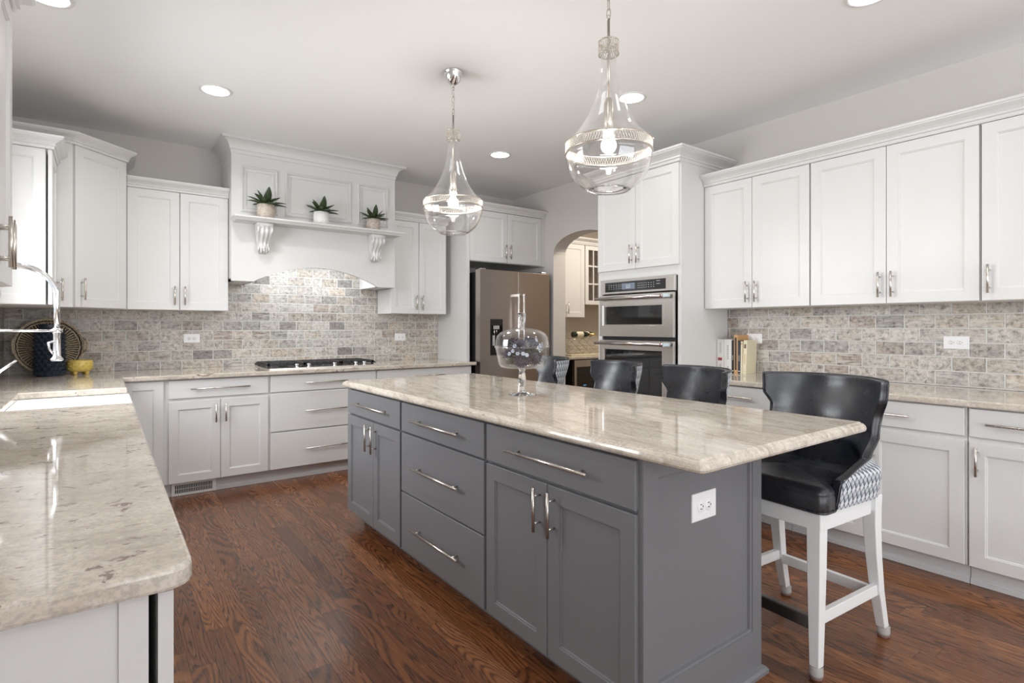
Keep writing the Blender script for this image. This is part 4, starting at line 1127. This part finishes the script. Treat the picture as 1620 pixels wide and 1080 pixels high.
for j in range(rows):
    z0 = .010 + j * .0288; N = 15
    for k in range(N):
        a0 = 2 * PI * (k + .5 * (j % 2)) / N; da = 2 * PI / N * .5
        def P(a, r, z): return bm.verts.new((r * math.cos(a), r * math.sin(a), z))
        tl, tm, tr = P(a0 - da, .0965, z0), P(a0, .0985, z0 - .002), P(a0 + da, .0965, z0)
        bl, bmid, br = P(a0 - da * .98, .103, z0 + .026), P(a0, .1215, z0 + .030), P(a0 + da * .98, .103, z0 + .026)
        il, im, ir = P(a0 - da, .0965, z0 + .030), P(a0, .0965, z0 + .036), P(a0 + da, .0965, z0 + .030)
        bm.faces.new((tl, tm, bmid, bl)); bm.faces.new((tm, tr, br, bmid)); bm.faces.new((bl, bmid, im, il)); bm.faces.new((bmid, br, ir, im))
        bm.faces.new((tl, bl, il)); bm.faces.new((tr, ir, br))
link('scales', bm, 'navy', t)

t = thing('basket_tray', 'round woven wicker tray with two loop handles leaning in the corner behind the navy vase', 'basket', (-.330, 5.400, CT + .205))
t.rotation_euler = (R(90 - 11), 0, R(14))
bm = B(); Rr = .180
for k in range(56):
    a = 2 * PI * k / 56; c, s = math.cos(a), math.sin(a)
    tube(bm, [(.02 * c, .02 * s, .0), (Rr * .6 * c, Rr * .6 * s, .004), (Rr * c, Rr * s, .022)], [.0012, .0036, .0050], 5, caps=False)
link('woven_spokes', bm, 'wicker', t)
bm = B(); lathe(bm, [(0, -.004), (Rr * .6, .000), (Rr, .018), (Rr, .014), (Rr * .6, -.004), (0, -.008)], 40)
link('woven_base', bm, 'wicker_shadow', t)
bm = B()
for (r, z, w) in ((Rr + .004, .026, .006), (Rr + .020, .042, .006), (Rr + .026, .050, .0065)): tube(bm, [(r * math.cos(2 * PI * k / 48), r * math.sin(2 * PI * k / 48), z) for k in range(48)], w, 8, closed=True)
link('rim', bm, 'wicker', t, smooth=True)
bm = B()
for ph in (0, PI): tube(bm, [((Rr + .013 + .004 * math.cos(a * 14 + ph)) * math.cos(a), (Rr + .013 + .004 * math.cos(a * 14 + ph)) * math.sin(a), .036 + .006 * math.sin(a * 14 + ph)) for a in [2 * PI * k / 140 for k in range(140)]], .0032, 5, closed=True)
link('dark_braid', bm, 'wicker_dark', t, smooth=True)
for s in (-1, 1):
    bm = B(); tube(bm, [(s * (Rr + .016 + .022 * math.sin(q)), .055 * math.cos(q), .040 + .060 * math.sin(q)) for q in [PI * k / 12 for k in range(13)]], .007, 8); link('loop_handle', bm, 'wicker', t, smooth=True)

t = thing('footed_pot', 'small yellow footed ceramic pot with raised dots beside the navy vase', 'pot', (-.140, 5.270, CT)); t.scale = (.94, .94, .94)
bm = B(); lathe(bm, [(0, .022), (.055, .022), (.072, .030), (.080, .045), (.083, .075), (.082, .112), (.079, .114), (.076, .112), (.076, .05), (.06, .034), (0, .034)], 40)
for j, z in enumerate((.092, .070, .050)):
    for k in range(12):
        a = 2 * PI * (k + .5 * (j % 2)) / 12; bmesh.ops.create_uvsphere(bm, u_segments=8, v_segments=5, radius=.0065, matrix=Matrix.Translation((.0815 * math.cos(a), .0815 * math.sin(a), z)))
link('bowl', bm, 'yellow', t, smooth=True)
for k in range(4):
    a = PI / 4 + PI / 2 * k + .25; bm = B(); lathe(bm, [(0, .032), (.016, .030), (.015, .016), (.011, .004), (.009, 0), (0, 0)], 14, .052 * math.cos(a), .052 * math.sin(a)); link('foot', bm, 'yellow', t, smooth=True)

# ---------------------------------------------------------------- glass cake stand with flowers
t = thing('domed_cake_stand', 'clear glass pedestal cake stand with a domed lid on the island', 'cake stand', (1.763, 2.296, CT + .0022))
bm = B()
lathe(bm, [(0, .0), (.072, .0), (.073, .002), (.050, .007), (.020, .014), (.014, .022), (.017, .030), (.013, .038), (.017, .052), (.021, .072), (.018, .100), (.014, .122), (.018, .134), (.030, .1385), (.0, .1388)], 40); link('pedestal', bm, 'crystal', t, smooth=True)
bm = B(); lathe(bm, shell([(0.001, .140), (.095, .141), (.112, .146), (.122, .160), (.135, .215), (.141, .245), (.144, .247)], .0035), 48, closed=True); link('bowl', bm, 'cake_glass', t, smooth=True)
bm = B(); lathe(bm, shell([(.146, .249), (.143, .256), (.141, .262), (.139, .285), (.132, .307), (.112, .327), (.080, .340), (.045, .347), (.016, .350), (.001, .351)], .0035), 48, closed=True)
ld = link('domed_lid', bm, 'cake_glass', t, smooth=True)
bm = B(); lathe(bm, [(0, .3515), (.014, .352), (.012, .360), (.018, .372), (.019, .395), (.023, .425), (.020, .428), (0, .424)], 8); link('knob', bm, 'crystal', ld)
M['petal'] = plain('dusty_purple_petal', (.055, .040, .068), .55); M['petal_w'] = plain('pale_blue_petal', (.62, .68, .78), .6)
M['leaf2'] = plain('sage_leaf', (.060, .072, .040), .55); M['eye'] = plain('flower_eye', (.05, .05, .08), .6)
t = thing('flower_arrangement', 'purple and pale blue artificial flowers inside the glass cake stand', 'flowers', (1.763, 2.296, CT + .1485))
rnd = random.Random(5)
def blossom(c, d, rad, n, mat, rows=1, wid=.5, eye=True):
    bm = B(); d = Vector(d).normalized(); u, v = frame_of(d)
    for j in range(rows):
        rr = rad * (1 - .22 * j); el = .15 + .42 * j
        for k in range(n):
            a = 2 * PI * (k + .5 * j) / n; o = u * math.cos(a) + v * math.sin(a)
            leaf(bm, Vector(c) + d * .002 * j, o * math.cos(el) + d * math.sin(el), d, rr, rr * wid, -.1)
    f = link('blossom', bm, mat, t)
    if eye:
        bm = B(); bmesh.ops.create_uvsphere(bm, u_segments=8, v_segments=6, radius=rad * .2, matrix=Matrix.Translation(Vector(c) + d * .004)); link('flower_centre', bm, 'eye', f, smooth=True)
for (x, y, z) in ((.012, -.068, .045), (.020, -.045, .125), (-.055, -.050, .105), (.075, .0, .11), (-.03, .05, .12), (.05, .055, .10), (-.085, .0, .07), (-.05, -.06, .04), (.07, -.04, .05)):
    blossom((x, y, z), (x, y - .02, z * .8), .047 if abs(x) < .06 else .036, 14, 'petal', 3, .40)
for (x, y, z) in ((-.092, -.045, .085), (-.10, -.025, .07), (-.078, -.065, .073), (-.058, -.083, .072), (-.040, -.090, .065), (.028, -.095, .100), (.045, -.090, .112), (.060, -.082, .095), (.040, -.092, .085), (.085, -.060, .118), (.093, -.045, .105), (.03, -.08, .14), (-.085, -.05, .11)):
    blossom((x, y, z), (x, y, .03), .0115, 6, 'petal_w', 1, .85)
for i in range(90):
    a = rnd.random() * 2 * PI; el = rnd.uniform(.0, .8); bm = B(); z = rnd.uniform(.0, .10)
    d = Vector((math.cos(a) * math.cos(el), math.sin(a) * math.cos(el), math.sin(el) * .8)); leaf(bm, (d.x * .03, d.y * .03, .008 + z), d, (0, 0, 1), rnd.uniform(.060, .078), .046, .1)
    link('leaf', bm, 'leaf2', t)

# ---------------------------------------------------------------- books by the oven tower
def book(label, y_hi, w, h, d, cols, xs, tilt=0.0, z=CT + .0006, deco=None, yaw=0.0):
    """spine faces -x at x = xs; the book occupies y_hi - w .. y_hi"""
    t = thing('book', label, 'book', (xs, y_hi, z), 0, 'cookbooks by the oven tower'); t.rotation_euler = (R(tilt), 0, R(yaw))
    c = .003
    bm = B(); box(bm, 0, c, -w, 0, 0, h); box(bm, c, d, -c, 0, 0, h); box(bm, c, d, -w, -w + c, 0, h); link('cover', bm, cols[0], t)
    bm = B(); box(bm, c, d - .004, -w + c, -c, .003, h - .003); link('pages', bm, 'pages', t)
    if deco:
        for (nm, m_, y0, y1, z0, z1) in deco:
            bm = B(); box(bm, -.0007, -.0001, -w + w * y0, -w + w * y1, h * z0, h * z1); link(nm, bm, m_, t)
M['pages'] = plain('book_pages', (.72, .68, .58), .8); M['bwhite'] = plain('white_book_cloth', (.72, .71, .69), .55); M['bcream'] = plain('cream_book_cover', (.74, .68, .50), .5)
M['bblack'] = plain('black_book_cover', (.015, .016, .02), .4); M['borange'] = plain('orange_book_cover', (.58, .33, .15), .5); M['bnavy'] = plain('navy_book_cover', (.03, .035, .06), .45)
M['red_label'] = plain('dark_red_label', (.32, .04, .06), .5); M['ink'] = plain('faint_gray_lettering', (.40, .39, .38), .6); M['photo'] = plain('cover_portrait', (.18, .10, .10), .5)
def letters(n, z0, z1, m_='ink', y0=.38, y1=.62):
    """short marks standing for the small spine lettering"""
    out = []; st = (z1 - z0) / n
    for k in range(n): out.append(('lettering', m_, y0, y1, z0 + k * st, z0 + k * st + st * .6))
    return out
XS = 3.925
book('thick white book with a dark red label, first book beside the oven tower', 2.568, .062, .258, .145, ['bwhite'], XS, deco=[('red_label', 'red_label', .28, .86, .355, .44)] + letters(9, .60, .92) + letters(5, .12, .26))
book('thick plain white book, second from the oven tower', 2.504, .062, .258, .14, ['bwhite'], XS, deco=letters(8, .40, .85) + letters(3, .12, .2))
book('black book between the white books and the tall orange one', 2.4405, .019, .250, .14, ['bblack'], XS, deco=letters(4, .40, .56, 'pages') + letters(1, .05, .09, 'pages', .2, .8))
book('tall orange book with a black title strip', 2.4200, .031, .294, .15, ['borange'], XS, deco=[('title_strip', 'bblack', .30, .78, .08, .93)] + [(n_, m_, a, b, c, d) for (n_, m_, a, b, c, d) in []])
book('navy book right of the tall orange book', 2.3875, .019, .250, .14, ['bnavy'], XS, deco=letters(5, .38, .56, 'pages') + letters(1, .05, .09, 'pages', .2, .8))
book('thin cream book between the navy book and the last cream book', 2.367, .014, .246, .13, ['bcream'], XS, tilt=1.0, deco=letters(2, .08, .16) + [('orange_label', 'borange', .1, .9, .90, .94)])
book('cream book with a small portrait, last book of the row', 2.3500, .028, .255, .14, ['bcream'], XS, tilt=2.4, deco=[('portrait', 'photo', .2, .8, .76, .88)] + letters(7, .30, .60, 'borange') + letters(1, .06, .10))

# ---------------------------------------------------------------- pantry beyond the arch
PU = 5.20
t = upper('white pantry wall cabinet with a solid door, seen through the arch', (4.30, PU, 0), 0, .700, YB - PU, 1.392, 2.325, [(.03, .694, -1)], group='pantry cabinets')
for ch in t.children:
    if ch.name.startswith('door'):
        for h in ch.children: h.location = (4.690 - 4.30 - .03 - .032, 0, .0)
t = upper('glass door pantry wall cabinet with stemware inside', (5.006, PU, 0), 0, .60, YB - PU, 1.560, 2.325, [], group='pantry cabinets')
for o in t.children:
    if o.name.startswith('body'): bpy.data.objects.remove(o)
M['cab_in'] = paint('cabinet_interior', (.50, .42, .32), .5)
bm = B(); H = 2.325 - 1.560; Dp = YB - PU
for q in ((0, .016, 0, Dp, 0, H), (.584, .60, 0, Dp, 0, H), (.016, .584, 0, Dp, 0, .016), (.016, .584, 0, Dp, H - .016, H), (.016, .584, Dp - .012, Dp, .016, H - .016), (.016, .584, .02, Dp - .012, .26, .272), (.016, .584, .02, Dp - .012, .51, .522)): box(bm, *q)
link('body', bm, 'cab_in', t)
for (a, b) in ((.004, .298), (.302, .596)):
    bm = B(); ra = .055
    for q in ((a, b, .002, ra), (a, b, H - ra, H - .002), (a, a + ra, ra, H - ra), (b - ra, b, ra, H - ra)): box(bm, q[0], q[1], -.02, 0, q[2], q[3])
    m = (a + b) / 2; box(bm, m - .008, m + .008, -.018, -.002, ra, H - ra)
    for z in (.27, .50): box(bm, a + ra, b - ra, -.0175, -.0025, z - .008, z + .008)
    d = link('glass_door', bm, 'white', t)
    bm = B(); box(bm, a + ra, b - ra, -.011, -.008, ra, H - ra); link('pane', bm, 'glass', d)
def goblet(x, z, h=.15, red=False):
    g = thing('wine_glass', 'small stemmed wine glass inside the glass door pantry cabinet', 'glass', (x, 5.33, z), 0, 'glasses inside the pantry cabinet')
    bm = B(); lathe(bm, [(0, 0), (.030, 0), (.030, .002), (.006, .006), (.0035, .02), (.0035, h * .45), (.02, h * .52), (.034, h * .68), (.032, h), (.030, h), (.031, h * .70), (.018, h * .55), (0, h * .52)], 20); link('glass_bowl', bm, 'cake_glass', g, smooth=True)
for z in (1.5765, 1.8325, 2.0825):
    for x in (5.09, 5.18, 5.27, 5.36, 5.46): goblet(x, z)
crown('white crown moulding on the pantry cabinets through the arch', [(4.285, PU - .02), (5.606, PU - .02)], 2.327, .085, .06)
t = base('white pantry cabinet beside the wine cooler', (5.12, 4.91, 0), 0, .60, YB - 4.912, [('w', .008, .592, .735, .872, .2), ('d', .008, .592, DZ0, .712, .05, .6, .14)], group='white base cabinets')
bm = B(); slab(bm, [(4.275, 4.870), (5.72, 4.870), (5.72, YB - .001), (4.275, YB - .001)], edge(CT - .034, CT)); box(bm, 4.275, 5.72, YB - .03, YB - .001, CT, CT + .10)
tag(link('granite_countertop', bm, 'granite_right'), 'granite counter with a short backsplash in the pantry beyond the arch', 'countertop', 'granite countertops')
# wine cooler
t = thing('wine_cooler', 'dark wine cooler with wooden racks under the pantry counter', 'wine cooler', (4.520, 4.905, 0))
bm = B(); 
for q in ((0, .02, 0, .58, .10, .872), (.576, .596, 0, .58, .10, .872), (.02, .576, 0, .58, .10, .12), (.02, .576, 0, .58, .80, .872), (.02, .576, .56, .58, .12, .80), (0, .596, .05, .56, 0, .10)): box(bm, *q)
link('case', bm, 'black', t)
bm = B()
for q in ((0, .596, .79, .872), (0, .596, .102, .15), (0, .035, .15, .79), (.561, .596, .15, .79)): box(bm, q[0], q[1], -.045, -.003, q[2], q[3])
d = link('door', bm, 'steel', t); M['green_glass'] = thin_glass('smoked_green_glass', (.35, .42, .38), 1.2, .04)
bm = B(); box(bm, .035, .561, -.028, -.022, .15, .79); link('pane', bm, 'green_glass', d)
M['rack_wood'] = plain('rack_wood', (.30, .19, .10), .5)
for z in (.24, .36, .48, .60, .72): bm = B(); box(bm, .025, .571, .02, .045, z, z + .022); link('wooden_rack', bm, 'rack_wood', t)
M['blue_led'] = plain('blue_display', (.1, .2, .4), .3, emis=(.25, .5, 1.0), es=4)
bm = B()
for k, q in enumerate((.19, .205, .225)): box(bm, q, q + .010, -.0012, -.0002, .552, .566)
link('led_display', bm, 'blue_led', t)
# wine rack on a tray, with bottles
t = thing('serving_tray', 'cream rectangular tray under the lattice wine rack on the pantry counter', 'tray', (4.62, 5.02, CT + .0004))
bm = B(); slab(bm, [(0, 0), (.62, 0), (.62, .26), (0, .26)], [(.006, .018), (.0, .018), (.0, .004), (.004, .0)]); link('tray_base', bm, 'bcream', t)
for x in (-.0, .62): bm = B(); tube(bm, [(x, .07, .014), (x + (.02 if x else -.02), .09, .028), (x + (.02 if x else -.02), .17, .028), (x, .19, .014)], .004, 6); link('tray_handle', bm, 'nickel', t)
M['champagne'] = plain('champagne_metal', (.70, .64, .50), .25, 1.0)
t = thing('wine_rack', 'champagne metal diamond lattice wine rack on the pantry counter', 'wine rack', (4.67, 5.06, CT + .019))
bm = B(); cw, ch_ = .125, .095
for yy in (0, .15):
    for i in range(4):
        for j in range(2):
            cx = .06 + i * cw; cz = .004 + ch_ * j + ch_ / 2 + .0
            if j == 1 and i == 3: continue
            P = [(cx - cw / 2, yy, cz + .05 * 0 + ch_ * .0), (cx, yy, cz - ch_ / 2), (cx + cw / 2, yy, cz), (cx, yy, cz + ch_ / 2)]
            tube(bm, P, .0035, 6, closed=True)
            if j == 0: tube(bm, [(cx - cw / 2, yy, cz + ch_ * .0), (cx - cw / 2, yy, cz + ch_)], .0001, 3) if False else None
for i in range(5): tube(bm, [(.06 - cw / 2 + i * cw, 0, .004 + ch_ / 2), (.06 - cw / 2 + i * cw, .15, .004 + ch_ / 2)], .003, 6)
for i in range(4): tube(bm, [(.06 + i * cw, 0, .004), (.06 + i * cw, .15, .004)], .003, 6); tube(bm, [(.06 + i * cw, 0, .004 + ch_), (.06 + i * cw, .15, .004 + ch_)], .003, 6)
for i in range(3): tube(bm, [(.06 + i * cw, 0, .004 + 2 * ch_), (.06 + i * cw, .15, .004 + 2 * ch_)], .003, 6)
link('lattice_frame', bm, 'champagne', t)
M['bottle'] = plain('dark_bottle_glass', (.012, .02, .010), .06, 0, spec=.8); M['foil'] = plain('gold_foil', (.70, .52, .22), .3, 1.0)
def bottle(label, x, y, z, yaw):
    t = thing('wine_bottle', label, 'bottle', (x, y, z), 0, 'wine bottles on the rack'); t.rotation_euler = (0, R(90), R(yaw))
    bm = B(); lathe(bm, [(0, 0), (.032, 0), (.037, .006), (.037, .185), (.030, .215), (.015, .245), (.0135, .26)], 24); lathe(bm, [(.0135, .26), (.0, .262)], 24); link('bottle_body', bm, 'bottle', t, smooth=True)
    bm = B(); lathe(bm, [(.0148, .24), (.0152, .30), (.0165, .303), (.0165, .312), (0, .313)], 20); link('foil_cap', bm, 'foil', t, smooth=True)
    bm = B(); lathe(bm, [(.0374, .06), (.0374, .15)], 24); link('bottle_label', bm, 'bcream', t, smooth=True)
bottle('dark wine bottle lying on top of the wine rack, to the left', 4.70, 5.10, CT + .019 + .204 + .038, -14)
bottle('dark wine bottle with gold neck lying on the wine rack, to the right', 4.94, 5.20, CT + .019 + .204 + .038, 8)
area('pantry_ceiling_light', (5.0, 4.2, 2.80), (0, 0, 0), .5, .5, 26, (1, .90, .76))
